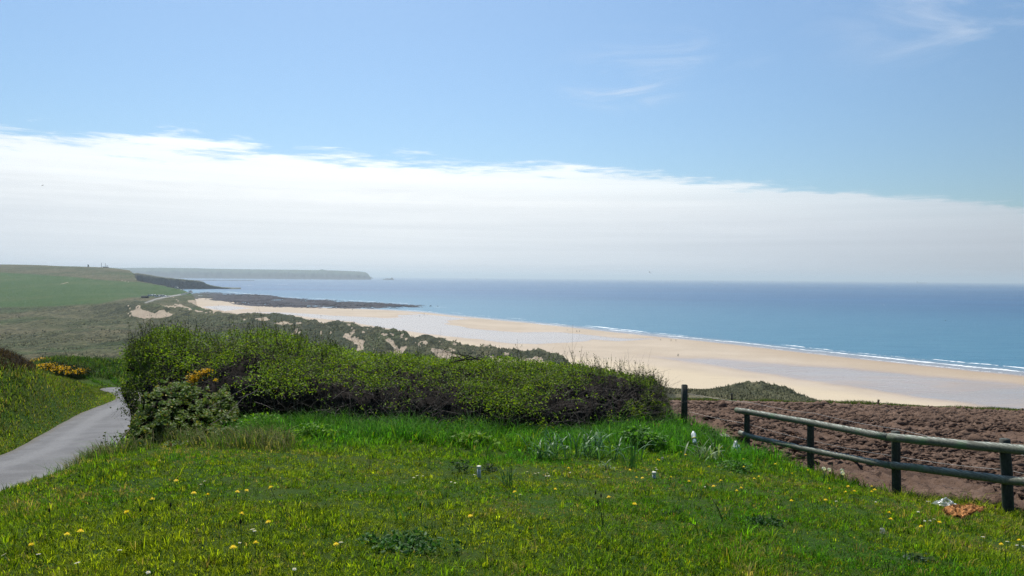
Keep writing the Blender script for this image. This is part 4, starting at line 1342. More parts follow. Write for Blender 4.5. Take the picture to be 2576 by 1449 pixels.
# ------------------------------------------------------------------ bramble mound at the lane side
bb = ground_at(470, 1110)
br = thing('bramble_bush', 'sprawling bramble mound with dull leaves and arching stems between lane and hedge', 'bramble bush', tuple(bb))
n = 44000
bxv = 300 + 300 * rng.random(n)
BRX, BRT = [298, 320, 345, 365, 400, 450, 500, 530, 565, 585, 605], [1108, 1085, 1035, 990, 968, 952, 972, 985, 978, 1000, 1050]
BRBX, BRB = [300, 340, 380, 450, 520, 600], [1122, 1138, 1135, 1120, 1100, 1085]
topb = np.interp(bxv, BRX, BRT)
botb = np.interp(bxv, BRBX, BRB)
u = rng.random(n)
topb = topb + 16 * fbm(bxv / 13, bxv * 0, 235, 4, 0.6) - 16 * (rng.random(n) < 0.10) * rng.random(n)
byv = topb + (botb - topb) * u ** 0.9
_gx = np.array([296, 350, 450, 520, 608]); _gY = np.array([11.2, 10.3, 10.6, 11.6, 12.8])
gYb = np.interp(bxv, _gx, _gY)
Yb = gYb - 0.15 + 1.7 * (1 - np.clip((byv - topb) / (botb - topb + 1), 0, 1)) ** 0.8 + rng.normal(0, 0.20, n) + 0.9 * fbm(bxv / 34, byv / 22, 231, 4, 0.6)
P = V(bxv, byv, Yb)
P[:, 2] = np.maximum(P[:, 2], hz(P[:, 0], P[:, 1]) + 0.02)
kp = fbm(bxv / 18, byv / 11, 233, 4, 0.6) * 1.6 + 0.34 > rng.random(n) * 0.55
P = P[kp]; n = len(P)
q = rng.random(n)
col = np.where((q < 0.6)[:, None], np.array([0.115, 0.185, 0.036]), np.array([0.140, 0.185, 0.058]))
col = np.where((q > 0.88)[:, None], np.array([0.28, 0.25, 0.03]), col)
col = np.where((q > 0.94)[:, None], np.array([0.15, 0.10, 0.06]), col) * np.exp(rng.normal(0, 0.2, n))[:, None]
v, tr, cc = leaves(P, 0.035 + 0.03 * rng.random(n), col, tilt=0.55, asp=0.75)
o = mesh_np('foliage', v - bb, [tr], M_BRAMBLE, br, attrs={'Col': cc}); tag(o, kind='stuff')
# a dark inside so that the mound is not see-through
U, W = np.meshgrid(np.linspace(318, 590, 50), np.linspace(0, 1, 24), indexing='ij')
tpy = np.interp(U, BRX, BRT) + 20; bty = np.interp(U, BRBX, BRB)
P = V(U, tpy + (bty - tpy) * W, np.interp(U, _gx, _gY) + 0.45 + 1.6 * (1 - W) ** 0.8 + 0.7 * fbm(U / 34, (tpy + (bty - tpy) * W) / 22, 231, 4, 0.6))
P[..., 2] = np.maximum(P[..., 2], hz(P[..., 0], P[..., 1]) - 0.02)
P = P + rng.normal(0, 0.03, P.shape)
mesh_np('dark_core', P.reshape(-1, 3) - bb, [grid_faces(50, 24)], M_CORE, br)
mb = MB()
for pts, Ys, r0_ in (([(300, 1112), (345, 1060), (400, 1038), (470, 1015), (560, 1030)], (11.2, 11.6, 12.0, 12.6, 12.8), 0.010),
                     ([(350, 1130), (420, 1075), (500, 1040), (590, 990), (640, 965), (672, 985), (690, 1005)], (11.4, 11.8, 12.4, 12.9, 13.2, 13.3, 13.3), 0.008),
                     ([(410, 1110), (500, 1080), (560, 1050), (610, 1005), (655, 975)], (11.6, 12.0, 12.3, 12.7, 13.0), 0.007),
                     ([(395, 990), (430, 975), (470, 958), (485, 966)], (13.2, 13.0, 12.9, 12.9), 0.008), ([(425, 1010), (450, 985), (480, 968), (520, 958)], (13.0, 12.9, 12.8, 12.8), 0.006),
                     ([(345, 1120), (350, 1060), (352, 1010), (348, 985)], (11.4, 11.7, 12.2, 12.6), 0.012), ([(352, 1060), (335, 1045), (318, 1040)], (11.7, 11.6, 11.5), 0.006), ([(352, 1030), (332, 1020), (310, 1026)], (12.0, 11.8, 11.7), 0.006),
                     ([(340, 1030), (325, 1010), (316, 985)], (11.9, 11.8, 11.7), 0.005), ([(600, 1000), (650, 985), (700, 975)], (12.8, 13.0, 13.1), 0.005), ([(640, 1010), (660, 1018), (690, 1032)], (12.9, 12.7, 12.5), 0.005)):
    P = np.array([V(x, y, Y) for (x, y), Y in zip(pts, Ys)])
    P = resample(P, 16) + rng.normal(0, 0.008, (16, 3))
    st_ = MB(); st_.tube(P - bb, [r0_ * (1 - 0.6 * i / 15) for i in range(16)], 5, wob=0.2)
    st_.build('stem', simple('bramble_stem', (0.17, 0.14, 0.115), 0.6, 0.4, 0.4, 8) if 'bramble_stem' not in bpy.data.materials else bpy.data.materials['bramble_stem'], br)
# loose leaves on the stems that hang over the lane
lp = []
for (x, y, Y) in ((318, 1040, 11.5), (312, 1026, 11.7), (318, 990, 11.7), (330, 1012, 11.8), (350, 1000, 12.1), (345, 985, 12.5), (340, 1048, 11.6), (304, 1100, 11.2), (270, 1104, 10.9)):
    lp.append(V(x, y, Y) + rng.normal(0, 0.05, (16, 3)))
lp = np.concatenate(lp)
v, tr, cc = leaves(lp, 0.03 + 0.02 * rng.random(len(lp)), np.array([0.07, 0.085, 0.03]) * np.exp(rng.normal(0, 0.3, len(lp)))[:, None])
o = mesh_np('overhanging_leaves', v - bb, [tr], M_BRAMBLE, br, attrs={'Col': cc}); tag(o, kind='stuff')

# ------------------------------------------------------------------ grass


def lawn_blades():
    # tufts of a few blades each, finer close by
    nt_, per = 86000, 6
    Y = 3.1 * (18.6 / 3.1) ** (rng.random(nt_) ** 0.92)
    X = (rng.random(nt_) * 2 - 1) * (0.74 * Y + 0.6)
    ok = (X - lawn_x(Y) > -2.6) & (field_x(Y) - X + 0.18 * fbm(X * 1.2, Y * 1.2, 253, 3) > 0.0)
    X, Y = X[ok], Y[ok]
    lo = lane_off(X, Y)
    ok = (lo > LANE_W - 0.10 + 0.22 * fbm(X * 0.9, Y * 0.9, 267, 3) + 0.14 * rng.random(len(X))) | (lo < -0.1)
    X, Y = X[ok], Y[ok]
    nt_ = len(X)
    off_l = X - lawn_x(Y); off_r = field_x(Y) - X
    # rough grass: towards the hedge foot, along the lane edge and round the fence posts
    hf = np.interp(X, [-9, -7, -5, -3, 0, 3, 4.5, 6], [10.5, 11.4, 12.2, 12.0, 12.2, 13.2, 14.5, 15])
    tall = np.clip((Y - hf + 2.2 + 1.6 * fbm(X * 0.7, Y * 0.7, 255, 3)) / 2.6, 0, 1)
    edge = np.clip(1 - off_l / 0.8, 0, 1) * 0.28
    fen = np.clip(1 - off_r / 0.9, 0, 1) * (0.50 + 0.4 * (Y > 9))
    tall = np.maximum(tall, np.clip((X - 2.2) / 1.2, 0, 1) * np.clip((Y - 11.5) / 2.0, 0, 1))
    rough = np.clip(np.maximum(np.maximum(tall, edge), fen), 0, 1)
    pn = fbm(X * 0.9, Y * 0.9, 257, 4); pn2 = fbm(X * 2.8, Y * 2.8, 259, 3)
    tuft = np.clip(pn2 - 0.10, 0, 1) * 2.0 + np.clip(pn - 0.15, 0, 1)
    th_ = (0.022 + 0.026 * rng.random(nt_) ** 2) * (1 + 1.0 * tuft) + rough * (0.05 + 0.15 * rng.random(nt_) ** 1.8) + (tall > 0.75) * 0.30 * rng.random(nt_) ** 5 * np.clip(pn + 0.7, 0, 1)
    bt = ground_at(1748, 1123)
    th_ = np.where((np.abs(X * bt[1] / Y - bt[0]) < 0.22) & (Y < bt[1]) & (Y > bt[1] - 2.5), np.minimum(th_, 0.06), th_)
    big = rng.random(nt_) < 0.022
    th_ = np.where(big, th_ * 1.8 + 0.03, th_)
    fy_ = np.clip(0.50 + 1.0 * fbm(X * 0.55, Y * 0.55, 261, 4) + 0.45 * np.clip((1.0 - X) / 3, 0, 1) * np.clip((9.5 - Y) / 4, 0, 1) - 0.12, 0, 1)
    dry = np.clip(fbm(X * 0.8 + 4, Y * 0.8, 263, 4) - 0.02, 0, 1) * 1.6 * (1 - rough)
    ol = np.array([0.205, 0.265, 0.009]); gr_ = np.array([0.075, 0.220, 0.006]); yl = np.array([0.330, 0.385, 0.016]); stw = np.array([0.30, 0.235, 0.085]); lush = np.array([0.062, 0.225, 0.012]); drk = np.array([0.030, 0.075, 0.010])
    u = rng.random(nt_)
    c = ol * fy_[:, None] + gr_ * (1 - fy_)[:, None]
    c = np.where((u > 0.84)[:, None], yl * (0.55 + 0.45 * fy_[:, None]), c)
    c = np.where(((u > 0.10) & (u < 0.26))[:, None], drk, c)
    c = np.where((u < 0.03 + 0.30 * dry)[:, None], stw, c)
    lm = (tall * 0.93)[:, None] * (rng.random(nt_) < 0.90)[:, None]
    c = c * (1 - lm) + lush * (0.55 + 0.8 * rng.random(nt_))[:, None] * lm
    c = c * 1.08 * np.exp(rng.normal(0, 0.30, nt_))[:, None]
    i = np.repeat(np.arange(nt_), per); n = len(i)
    a = rng.random(n) * 6.283; rr = 0.006 + (0.014 + 0.0011 * Y[i]) * rng.random(n)
    px, py = X[i] + rr * np.cos(a), Y[i] + rr * np.sin(a)
    h = th_[i] * (0.55 + 0.65 * rng.random(n))
    w = (0.0041 + 0.00022 * Y[i]) * (1 + 0.45 * rough[i]) * (0.7 + 0.6 * rng.random(n))
    lean = np.clip(0.35 + 0.6 * rng.random(n) + 0.15 * rough[i], 0, 1.08)
    cc = c[i] * np.exp(rng.normal(0, 0.16, n))[:, None]
    z = hz(X, Y)[i] + 0.05 * fbm(px * 0.9, py * 0.9, 3) - 0.008
    return blades(np.stack([px, py, z], -1), h, w, a - 1.57 + rng.normal(0, 0.5, n), lean, cc)


gv, gq, gt, gc = lawn_blades()
o = mesh_np('lawn_grass', gv, [gq, gt], M_GRASS, attrs={'Col': gc})
tag(o, kind='stuff')


def bank_blades():
    n = 115000
    i = (20 + 175 * rng.random(n) ** 1.15).astype(int)
    # positions offset leftwards from the lane's left edge
    d = rng.random(n) ** 1.3 * 9.0
    p = LANE_L[i] + (LANE_L[np.minimum(i + 1, 219)] - LANE_L[i]) * rng.random(n)[:, None] - nrm_r[i] * (d + 0.02)[:, None]
    X, Y = p[:, 0], p[:, 1]
    ok = (Y > 8) & (lane_off(X, Y) < 0.0)
    X, Y, d = X[ok], Y[ok], d[ok]; n = len(X)
    pn = fbm(X * 0.6, Y * 0.35, 271, 4)
    z = hz(X, Y)
    pv = proj(np.stack([X, Y, z], -1))
    heath = np.clip((np.interp(pv[:, 0], [-100, 0, 130, 250, 300], [938, 936, 934, 915, 890]) - pv[:, 1]) / 14 + 0.5 + pn, 0, 1) * (pv[:, 0] < 260) * (Y < 45)
    lush = np.clip((Y - 49.5) / 2, 0, 1)
    h = (0.09 + 0.14 * rng.random(n)) * (0.5 + np.clip(d / 1.2, 0, 1) * 0.8) + 0.10 * heath * rng.random(n)
    w = 0.006 + 0.010 * rng.random(n) + 0.0004 * Y
    u = rng.random(n)[:, None]
    g1, g2, g3, g4 = np.array([0.115, 0.195, 0.014]), np.array([0.205, 0.265, 0.016]), np.array([0.22, 0.19, 0.070]), np.array([0.050, 0.036, 0.030])
    c = np.where(u < 0.5, g1, g2)
    c = np.where(u > 0.80, g3, c)
    st = np.clip(fbm(X * 1.5 + Y * 0.7, d * 0.35, 273, 4) + 0.35, 0, 1)[:, None]
    c = c * (0.75 + 0.6 * st)
    c = np.where(rng.random(n)[:, None] < heath[:, None], g4, c)
    c = c * (1 - lush[:, None]) + np.array([0.060, 0.170, 0.012]) * lush[:, None]
    c = c * np.exp(rng.normal(0, 0.25, n))[:, None]
    lean = np.clip(0.5 + 0.5 * rng.random(n), 0, 1)
    return blades(np.stack([X, Y, z - 0.02], -1), h, w, rng.random(n) * 6.28, lean, c)


def tall_blades():
    """uncut grass: green along the hedge foot, bleached at the bramble's skirt and lane corner"""
    n = 15000
    X = np.r_[-5.6 + 9.8 * rng.random(9000), -5.9 + 2.9 * rng.random(6000) ** 1.4]
    Y = np.r_[12.3 + 1.5 * rng.random(9000) + np.clip(X[:9000] - 1.5, 0, 4) * 0.7, 9.5 + 2.3 * rng.random(6000) + np.clip(X[9000:] + 4.4, 0, 3) * 0.5]
    dryz = np.arange(n) >= 9000
    cl_ = vnoise(X * 1.7, Y * 1.7, 291)
    bt = ground_at(1748, 1123)
    clear = (np.abs(X * bt[1] / Y - bt[0]) < 0.22) & (Y < bt[1] + 0.1)
    ok = (cl_ > np.where(dryz, 0.50, 0.42)) & (X < field_x(Y) - 0.1) & ~clear & (lane_off(X, Y) > LANE_W + 0.1)
    X, Y, dryz, cl_ = X[ok], Y[ok], dryz[ok], cl_[ok]; n = len(X)
    h = (0.14 + 0.26 * rng.random(n)) * (0.5 + cl_) * np.where(dryz, 0.8, 1.0)
    u = rng.random(n)[:, None]
    c = np.where(u < 0.5, np.array([0.070, 0.230, 0.016]), np.array([0.120, 0.290, 0.030]))
    cd = np.where(u < 0.4, np.array([0.26, 0.23, 0.10]), np.where(u < 0.7, np.array([0.15, 0.20, 0.03]), np.array([0.09, 0.17, 0.02])))
    c = np.where(dryz[:, None], cd, c) * np.exp(rng.normal(0, 0.25, n))[:, None]
    az = rng.normal(0.9, 1.2, n)
    return blades(np.stack([X, Y, hz(X, Y) - 0.01], -1), h, 0.006 + 0.006 * rng.random(n), az, np.clip(0.45 + 0.6 * rng.random(n), 0, 1.1), c)


gv, gq, gt, gc = tall_blades()
o = mesh_np('tall_grass', gv, [gq, gt], M_GRASS, attrs={'Col': gc})
tag(o, kind='stuff')
gv, gq, gt, gc = bank_blades()
o = mesh_np('bank_grass', gv, [gq, gt], M_GRASS, attrs={'Col': gc})
tag(o, kind='stuff')


def verge_blades():
    """rough strip beyond the lane bend and along the far edge of the field"""
    n = 26000
    X = -36 + 34 * rng.random(n); Y = 52.6 + 14 * rng.random(n)
    k = lane_off(X, Y) < -0.3
    X, Y = X[k], Y[k]
    m_ = 16000
    X2 = 12 + 60 * rng.random(m_); Y2 = 86.3 + 3.2 * rng.random(m_) + 0.4 * fbm(X2 / 3, X2 * 0, 281, 3)
    X = np.r_[X, X2]; Y = np.r_[Y, Y2]; n = len(X)
    far = (Y > 80)
    h = np.where(far, 0.22 + 0.5 * rng.random(n) * np.clip(fbm(X / 2.5, Y / 9, 283, 3) + 0.35, 0, 1), 0.25 + 0.4 * rng.random(n))
    c = np.where((rng.random(n) < 0.6)[:, None], np.array([0.045, 0.105, 0.016]), np.array([0.085, 0.12, 0.025])) * np.exp(rng.normal(0, 0.25, n))[:, None]
    c = np.where(far[:, None] & (rng.random(n) < 0.35)[:, None], np.array([0.15, 0.14, 0.06]), c)
    return blades(np.stack([X, Y, hz(X, Y) - 0.02], -1), h, 0.03 + 0.03 * rng.random(n), rng.random(n) * 6.28, np.clip(0.5 + 0.4 * rng.random(n), 0, 1), c)


gv, gq, gt, gc = verge_blades()
o = mesh_np('verge_grass', gv, [gq, gt], M_GRASS, attrs={'Col': gc})
tag(o, kind='stuff')

# ------------------------------------------------------------------ haze: one closed box of pale air
hm, ht, hout = new_mat('haze_air')
pv_ = ht.node('ShaderNodeVolumePrincipled')
pv_.inputs['Color'].default_value = c4(0.80, 0.93, 1.0)
HAZE = 7.6e-5
pv_.inputs['Density'].default_value = HAZE
pv_.inputs['Anisotropy'].default_value = 0.35
ht.put(hout.inputs['Volume'], pv_.outputs[0])
mb = MB()
mb.box((0, 62000, 87), (260000, 124800, 200))
o = mb.build('haze', hm, smooth=False)
o.location = (0, 0, 0)
tag(o, kind='stuff')


def lift_at(x, y, lift=0.0, lo=2.5, hi=80.0):
    """the place whose point `lift` above the ground is seen at x, y; returns the ground point"""
    d = ray(x, y)
    Ys = np.geomspace(lo, hi, 500)
    P = np.array([0, 0, EYE]) + d * Ys[:, None]
    b = P[:, 2] < hz(P[:, 0], P[:, 1]) + lift
    k = int(np.argmax(b)) if b.any() else len(Ys) - 1
    p = P[k].copy(); p[2] = float(hz(p[0], p[1]))
    return p


# ------------------------------------------------------------------ rail fence
FP = [((1880, 1120), 15.3, 1034), ((2040, 1184), 13.0, 1058), ((2256, 1249), 10.5, 1085), ((2537, 1292), 8.8, 1104)]
f0 = V(2040, 1184, 13.0)
fence = thing('rail_fence', 'round timber fence with two weathered rails along the lawn beside the ploughed field', 'fence', tuple(f0))
for k, ((x, y), Y, yt) in enumerate(FP):
    b = V(x, y, Y); b[2] -= 0.15
    tp = V(x - (9 if k == 3 else 3 if k == 2 else 1), yt, Y)
    mb = MB()
    P = np.linspace(b, tp, 6) + np.r_[np.zeros((1, 3)), rng.normal(0, 0.003, (4, 3)), np.zeros((1, 3))]
    mb.tube(P - f0, [0.062, 0.061, 0.060, 0.059, 0.058, 0.056], 12, wob=0.05)
    mb.build('post', M_POST, fence)


def rail(pts, rad0, rad1):
    P = np.array([V(x, y, Y) for x, y, Y in pts])
    P = resample(P, 14)
    P[1:-1] += rng.normal(0, 0.0025, (12, 3))
    mb = MB()
    mb.tube(P - f0, list(np.linspace(rad0, rad1, 14)), 14, wob=0.04)
    return mb.build('rail', M_RAIL, fence)


rail([(1853, 1032, 15.55), (1880, 1036, 15.17), (2040, 1063.5, 12.87), (2236, 1100, 10.40)], 0.056, 0.052)
rail([(2238, 1099.5, 10.38), (2400, 1116, 9.35), (2527, 1128, 8.68), (2640, 1139, 7.95)], 0.056, 0.055)
rail([(1861, 1089, 15.45), (1884, 1097, 15.15), (2040, 1132, 12.87), (2244, 1172, 10.40)], 0.050, 0.046)
rail([(2246, 1170, 10.38), (2400, 1190, 9.35), (2530, 1206, 8.68), (2640, 1218, 7.95)], 0.050, 0.049)
# wire lashing at the ends of the rails
for (x, y, Y) in ((1871, 1035, 15.28), (1872, 1093, 15.28)):
    c = V(x, y, Y); mb = MB()
    th = np.linspace(0, 2 * math.pi * 2, 24)
    mb.tube([c - f0 + np.array([0.02 * math.sin(a * 0.5), 0.057 * math.cos(a), 0.057 * math.sin(a)]) for a in th], 0.004, 4, cap=False)
    mb.build('wire_tie', M_WIRE, fence)

# lone strainer post with insulators, and the wires that run on behind the rail fence
pb = V(1721, 1068, 17.0); pb[2] -= 0.1
lp_ = thing('fence_post', 'tall square weathered fence post standing alone between hedge and rail fence', 'post', tuple(pb), group='fence posts round the field')
ptp = V(1721, 969, 17.0)
H = ptp[2] - pb[2]
mb = MB()
mb.box((0, 0, H * 0.5), (0.118, 0.10, H), R(8), 0.96)
mb.box((0, 0, H + 0.006), (0.105, 0.088, 0.018), R(8), 0.8)
mb.build('timber', M_POST, lp_, smooth=False)
M_INS = simple('black_plastic', (0.02, 0.02, 0.022), 0.4, 0.4)
for zz in (H * 0.76, H * 0.44, H * 0.33):
    mb = MB(); mb.tube([(0.055, -0.02, zz), (0.078, -0.02, zz)], 0.011, 8); mb.tube([(0.078, -0.02, zz), (0.086, -0.02, zz)], 0.019, 8)
    mb.build('insulator', M_INS, lp_)
for lab, pts in (('upper strand of thin fence wire running from the lone post behind the rails', [(1728, 990, 17), (1890, 1013, 15.5), (2050, 1040, 13.3), (2260, 1080, 10.8), (2545, 1136, 9.0), (2640, 1156, 8.4)]),
                 ('lower strand of thin fence wire sagging between the two rails from the lone post', [(1728, 1034, 17), (1880, 1066, 15.5), (2050, 1110, 13.2), (2256, 1148, 10.7), (2540, 1183, 9.0), (2640, 1195, 8.4)])):
    P = np.array([V(*p) for p in pts]); mb = MB()
    for a, b in zip(P[:-1], P[1:]):
        Q = np.linspace(a, b, 7); Q[:, 2] -= 0.02 * np.sin(np.linspace(0, math.pi, 7))
        mb.tube(Q - P[0], 0.0026, 4, cap=False)
    o = mb.build('fence_wire', M_WIRE)
    o.location = P[0]
    tag(o, lab, 'wire', 'fence wires')

# posts along the far edge of the field
M_FPOST = simple('tan_post', (0.20, 0.15, 0.09), 0.8, 0.2, 0.3, 6)  # tan timber of the far posts
for lab, x, yb, yt, lean, wd in (('short leaning post on the far edge of the field, tan against the sand', 2207, 1022, 1005, 3.5, 0.13), ('stubby far post at the right picture edge of the field boundary', 2570, 1037, 1027, 2.5, 0.13),
                                 ('dark far post in front of the grassy dune mound', 1841, 1004, 989, 0, 0.11), ('thin stake on the far field edge between the two far posts', 2335, 1028, 1019, 0.5, 0.05)):
    c = V(x, yb, 85.0); t = V(x + lean, yt, 85.0)
    c[2] -= 0.1
    mb = MB(); mb.tube([np.zeros(3), (t - c) * 0.5, (t - c) * 0.97, t - c], [wd, wd * 0.97, wd * 0.95, wd * 0.7], 8, wob=0.08)
    o = mb.build('fence_post', M_FPOST if x != 1841 else M_POST); o.location = c
    tag(o, lab, 'post', 'fence posts round the field')

# ------------------------------------------------------------------ strap-leaved clumps, weeds and stalks


def ribbon(p0, az, L, w, bend, twist=0.0, n=7, kink=None, tilt=0.0):
    t = np.linspace(0, 1, n)
    ang = math.radians(88) - tilt - bend * t ** 1.6
    if kink is not None:
        ang = np.where(t > kink, ang - 1.9 * (t - kink) / (1 - kink) - 0.5, ang)
    dl = L / (n - 1)
    r = np.r_[0, np.cumsum(np.cos(ang[:-1]) * dl)]; z = np.r_[0, np.cumsum(np.sin(ang[:-1]) * dl)]
    c = np.stack([p0[0] + r * math.cos(az), p0[1] + r * math.sin(az), p0[2] + z], -1)
    sd_ = np.array([-math.sin(az), math.cos(az), 0.0])
    ww = w * 0.5 * np.clip(1.15 - t ** 3, 0.12, 1)
    e = sd_[None] * ww[:, None]
    return np.stack([c - e, c + np.array([0, 0, -0.15]) * ww[:, None], c + e], 1).reshape(-1, 3), grid_faces(n, 3)


def strap_clump(name, label, cat, x, y, n, L, w, bend, spread, col, group=None, az=None, kink=0.0, Y=None):
    b = lift_at(x, y) if Y is None else V(x, y, Y)
    root = thing(name, label, cat, tuple(b), group=group)
    for i in range(n):
        a = rng.random() * 6.28 if az is None else az + rng.normal(0, 0.7)
        q = np.array([rng.normal(0, spread), rng.normal(0, spread * 0.7), -0.02])
        v, f = ribbon(q, a, L * (0.6 + 0.5 * rng.random()), w * (0.75 + 0.5 * rng.random()), bend * (0.35 + 0.9 * rng.random()), kink=(0.45 + 0.35 * rng.random()) if rng.random() < kink else None, tilt=0.75 * rng.random() * min(1.0, bend))
        c = np.array(col) * math.exp(rng.normal(0, 0.2))
        mesh_np('leaf', v, [f], M_STRAP, root, attrs={'Col': np.repeat(c[None], len(v), 0)}, smooth=True)
    return root


M_STRAP = leafy('strap_leaf', 0.35, 0.45, 0.28)
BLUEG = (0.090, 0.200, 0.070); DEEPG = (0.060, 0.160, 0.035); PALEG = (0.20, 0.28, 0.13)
G_ = 'daffodil leaf clumps in the lawn'
strap_clump('daffodil_clump', 'daffodil leaf clump arching by the hedge foot, left of the densest clump', 'plant', 1378, 1152, 44, 0.52, 0.022, 1.6, 0.14, BLUEG, G_, kink=0.3)
strap_clump('daffodil_clump', 'densest daffodil leaf clump below the middle of the hedge, many bent leaves', 'plant', 1500, 1150, 64, 0.58, 0.022, 1.7, 0.20, BLUEG, G_, kink=0.35)
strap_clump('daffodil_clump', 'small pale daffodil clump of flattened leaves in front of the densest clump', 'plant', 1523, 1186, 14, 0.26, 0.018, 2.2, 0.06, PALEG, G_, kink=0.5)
strap_clump('daffodil_clump', 'stiff upright daffodil leaves right of the densest clump', 'plant', 1592, 1182, 18, 0.52, 0.014, 0.45, 0.05, DEEPG, G_)
strap_clump('daffodil_clump', 'slim fan of tall daffodil leaves just right of the taller white pipe', 'plant', 1279, 1230, 13, 0.30, 0.011, 0.9, 0.03, DEEPG, G_, az=2.2)
strap_clump('daffodil_clump', 'few splayed narrow daffodil leaves alone in the middle of the lawn', 'plant', 1014, 1313, 4, 0.26, 0.010, 0.7, 0.02, DEEPG, G_)
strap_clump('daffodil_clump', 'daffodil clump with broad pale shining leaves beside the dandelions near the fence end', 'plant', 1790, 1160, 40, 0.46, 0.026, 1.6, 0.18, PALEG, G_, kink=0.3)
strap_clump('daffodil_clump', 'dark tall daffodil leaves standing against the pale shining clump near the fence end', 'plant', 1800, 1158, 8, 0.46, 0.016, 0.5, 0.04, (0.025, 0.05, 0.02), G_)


def leafy_plant(name, label, cat, x, y, rx_px, h_px, nst, nlf, lsize, cols, depth=0.35, lift=0.0, tilt=0.6, group=None, asp=0.55, dome=True):
    b = lift_at(x, y)
    k = b[1] / FPX / VS
    rw, hh_ = rx_px * k, h_px * k
    root = thing(name, label, cat, tuple(b), group=group)
    sx_ = rng.normal(0, 0.45, nst) * rw; sy_ = rng.normal(0, 0.5, nst) * depth
    e = np.clip(np.hypot(sx_ / (rw + 1e-6), sy_ / (depth + 1e-6)), 0, 1.3)
    hs_ = hh_ * (0.65 + 0.4 * rng.random(nst)) * (np.clip(1.05 - 0.55 * e ** 2, 0.25, 1) if dome else 1)
    kk = np.linspace(0, 1, 4)
    zg = hz(b[0] + sx_, b[1] + sy_) - b[2]
    P0 = np.stack([sx_, sy_, zg], -1)
    dr = np.stack([sx_ / (rw + 1e-6) * 0.25 + rng.normal(0, 0.1, nst), sy_ / (depth + 1e-6) * 0.25 - 0.05, np.ones(nst)], -1)
    ST = P0[:, None, :] + dr[:, None, :] * (hs_[:, None] * kk)[..., None]
    tv, tq = tubes(ST, np.full((nst, 4), 0.0035) * (1 - 0.5 * kk)[None])
    o = mesh_np('stems', tv, [tq], M_STEM, root); tag(o, kind='stuff')
    i = rng.integers(0, nst, nlf); t = 1 - rng.random(nlf) ** 1.5 * 0.9
    P = P0[i] + dr[i] * (hs_[i] * t)[:, None] + rng.normal(0, 1, (nlf, 3)) * np.array([lsize * 0.9, lsize * 0.9, lsize * 0.25])
    P[:, 2] = np.maximum(P[:, 2], 0.01 + (hz(b[0] + P[:, 0], b[1] + P[:, 1]) - b[2]))
    ci = rng.integers(0, len(cols), nlf)
    col = np.array(cols)[ci] * np.exp(rng.normal(0, 0.18, nlf))[:, None]
    v, tr, cc = leaves(P, lsize * (0.7 + 0.7 * rng.random(nlf)), col, tilt=tilt, asp=asp)
    o = mesh_np('leaves', v, [tr], M_LEAF, root, attrs={'Col': cc}); tag(o, kind='stuff')
    return root


NET = [(0.150, 0.330, 0.020), (0.100, 0.270, 0.022), (0.200, 0.370, 0.030)]
leafy_plant('nettle_patch', 'bright green nettles at the hedge foot next to the bramble mound', 'nettles', 660, 1085, 62, 44, 46, 1100, 0.055, NET, 0.4, group='nettles at the hedge foot')
leafy_plant('nettle_patch', 'nettle clump against the dark gap under the hedge, right of the other nettles', 'nettles', 785, 1108, 42, 46, 34, 850, 0.055, NET, 0.3, group='nettles at the hedge foot')
leafy_plant('nettle_patch', 'low thin nettle patch trailing right of the dark hedge gap', 'nettles', 850, 1102, 40, 24, 24, 420, 0.045, NET, 0.3, group='nettles at the hedge foot')
leafy_plant('hogweed', 'yellow-green hogweed clump with flat leaves below the middle of the hedge', 'weed', 1190, 1124, 44, 36, 26, 460, 0.075, [(0.230, 0.370, 0.02), (0.170, 0.320, 0.02)], 0.3, tilt=0.35, asp=0.8)
leafy_plant('dock_clump', 'dark green dock leaves in a mound left of the gleaming bottle', 'weed', 1610, 1128, 66, 54, 44, 900, 0.075, [(0.085, 0.220, 0.030), (0.110, 0.260, 0.04), (0.060, 0.150, 0.025)], 0.5, tilt=0.6, asp=0.75)
leafy_plant('dock_clump', 'dark green weeds on the bank between gleaming bottle and ploughed field', 'weed', 1790, 1118, 28, 36, 26, 420, 0.06, [(0.040, 0.095, 0.018), (0.055, 0.125, 0.02)], 0.4)  # leaf colours darker than the other docks
leafy_plant('dock_clump', 'leafy weeds in front of the pale shining daffodil clump', 'weed', 1850, 1182, 44, 26, 24, 420, 0.05, [(0.080, 0.200, 0.030), (0.10, 0.24, 0.04)], 0.35)
leafy_plant('broadleaf_weed', 'spreading dark green weed patch in the front middle of the lawn', 'weed', 1020, 1376, 96, 22, 46, 560, 0.036, [(0.040, 0.125, 0.022), (0.055, 0.150, 0.03), (0.11, 0.20, 0.07)], 0.22, tilt=0.8, dome=False)
leafy_plant('broadleaf_weed', 'small grey-green weed rosette at lower right of the lawn', 'weed', 2312, 1412, 17, 12, 10, 70, 0.05, [(0.10, 0.15, 0.09), (0.07, 0.12, 0.06)], 0.07, tilt=0.6)
leafy_plant('broadleaf_weed', 'little dark weed right of the plantain stalks', 'weed', 1692, 1300, 22, 14, 12, 110, 0.035, [(0.035, 0.085, 0.03), (0.06, 0.11, 0.05)], 0.10, tilt=0.7)
leafy_plant('broadleaf_weed', 'dark green clover-like patch at the lower left of the field fence lawn', 'weed', 1925, 1320, 46, 12, 24, 240, 0.03, [(0.030, 0.090, 0.020), (0.045, 0.11, 0.03)], 0.18, tilt=0.6, dome=False)
leafy_plant('thistle', 'dark spiky thistle left of the taller white pipe', 'weed', 1160, 1188, 14, 34, 6, 90, 0.045, [(0.030, 0.07, 0.022)], 0.08, asp=0.35)
leafy_plant('thistle', 'dark spiky thistle patch right beside the taller white pipe', 'weed', 1232, 1188, 20, 22, 12, 150, 0.04, [(0.030, 0.07, 0.022)], 0.1, asp=0.35)

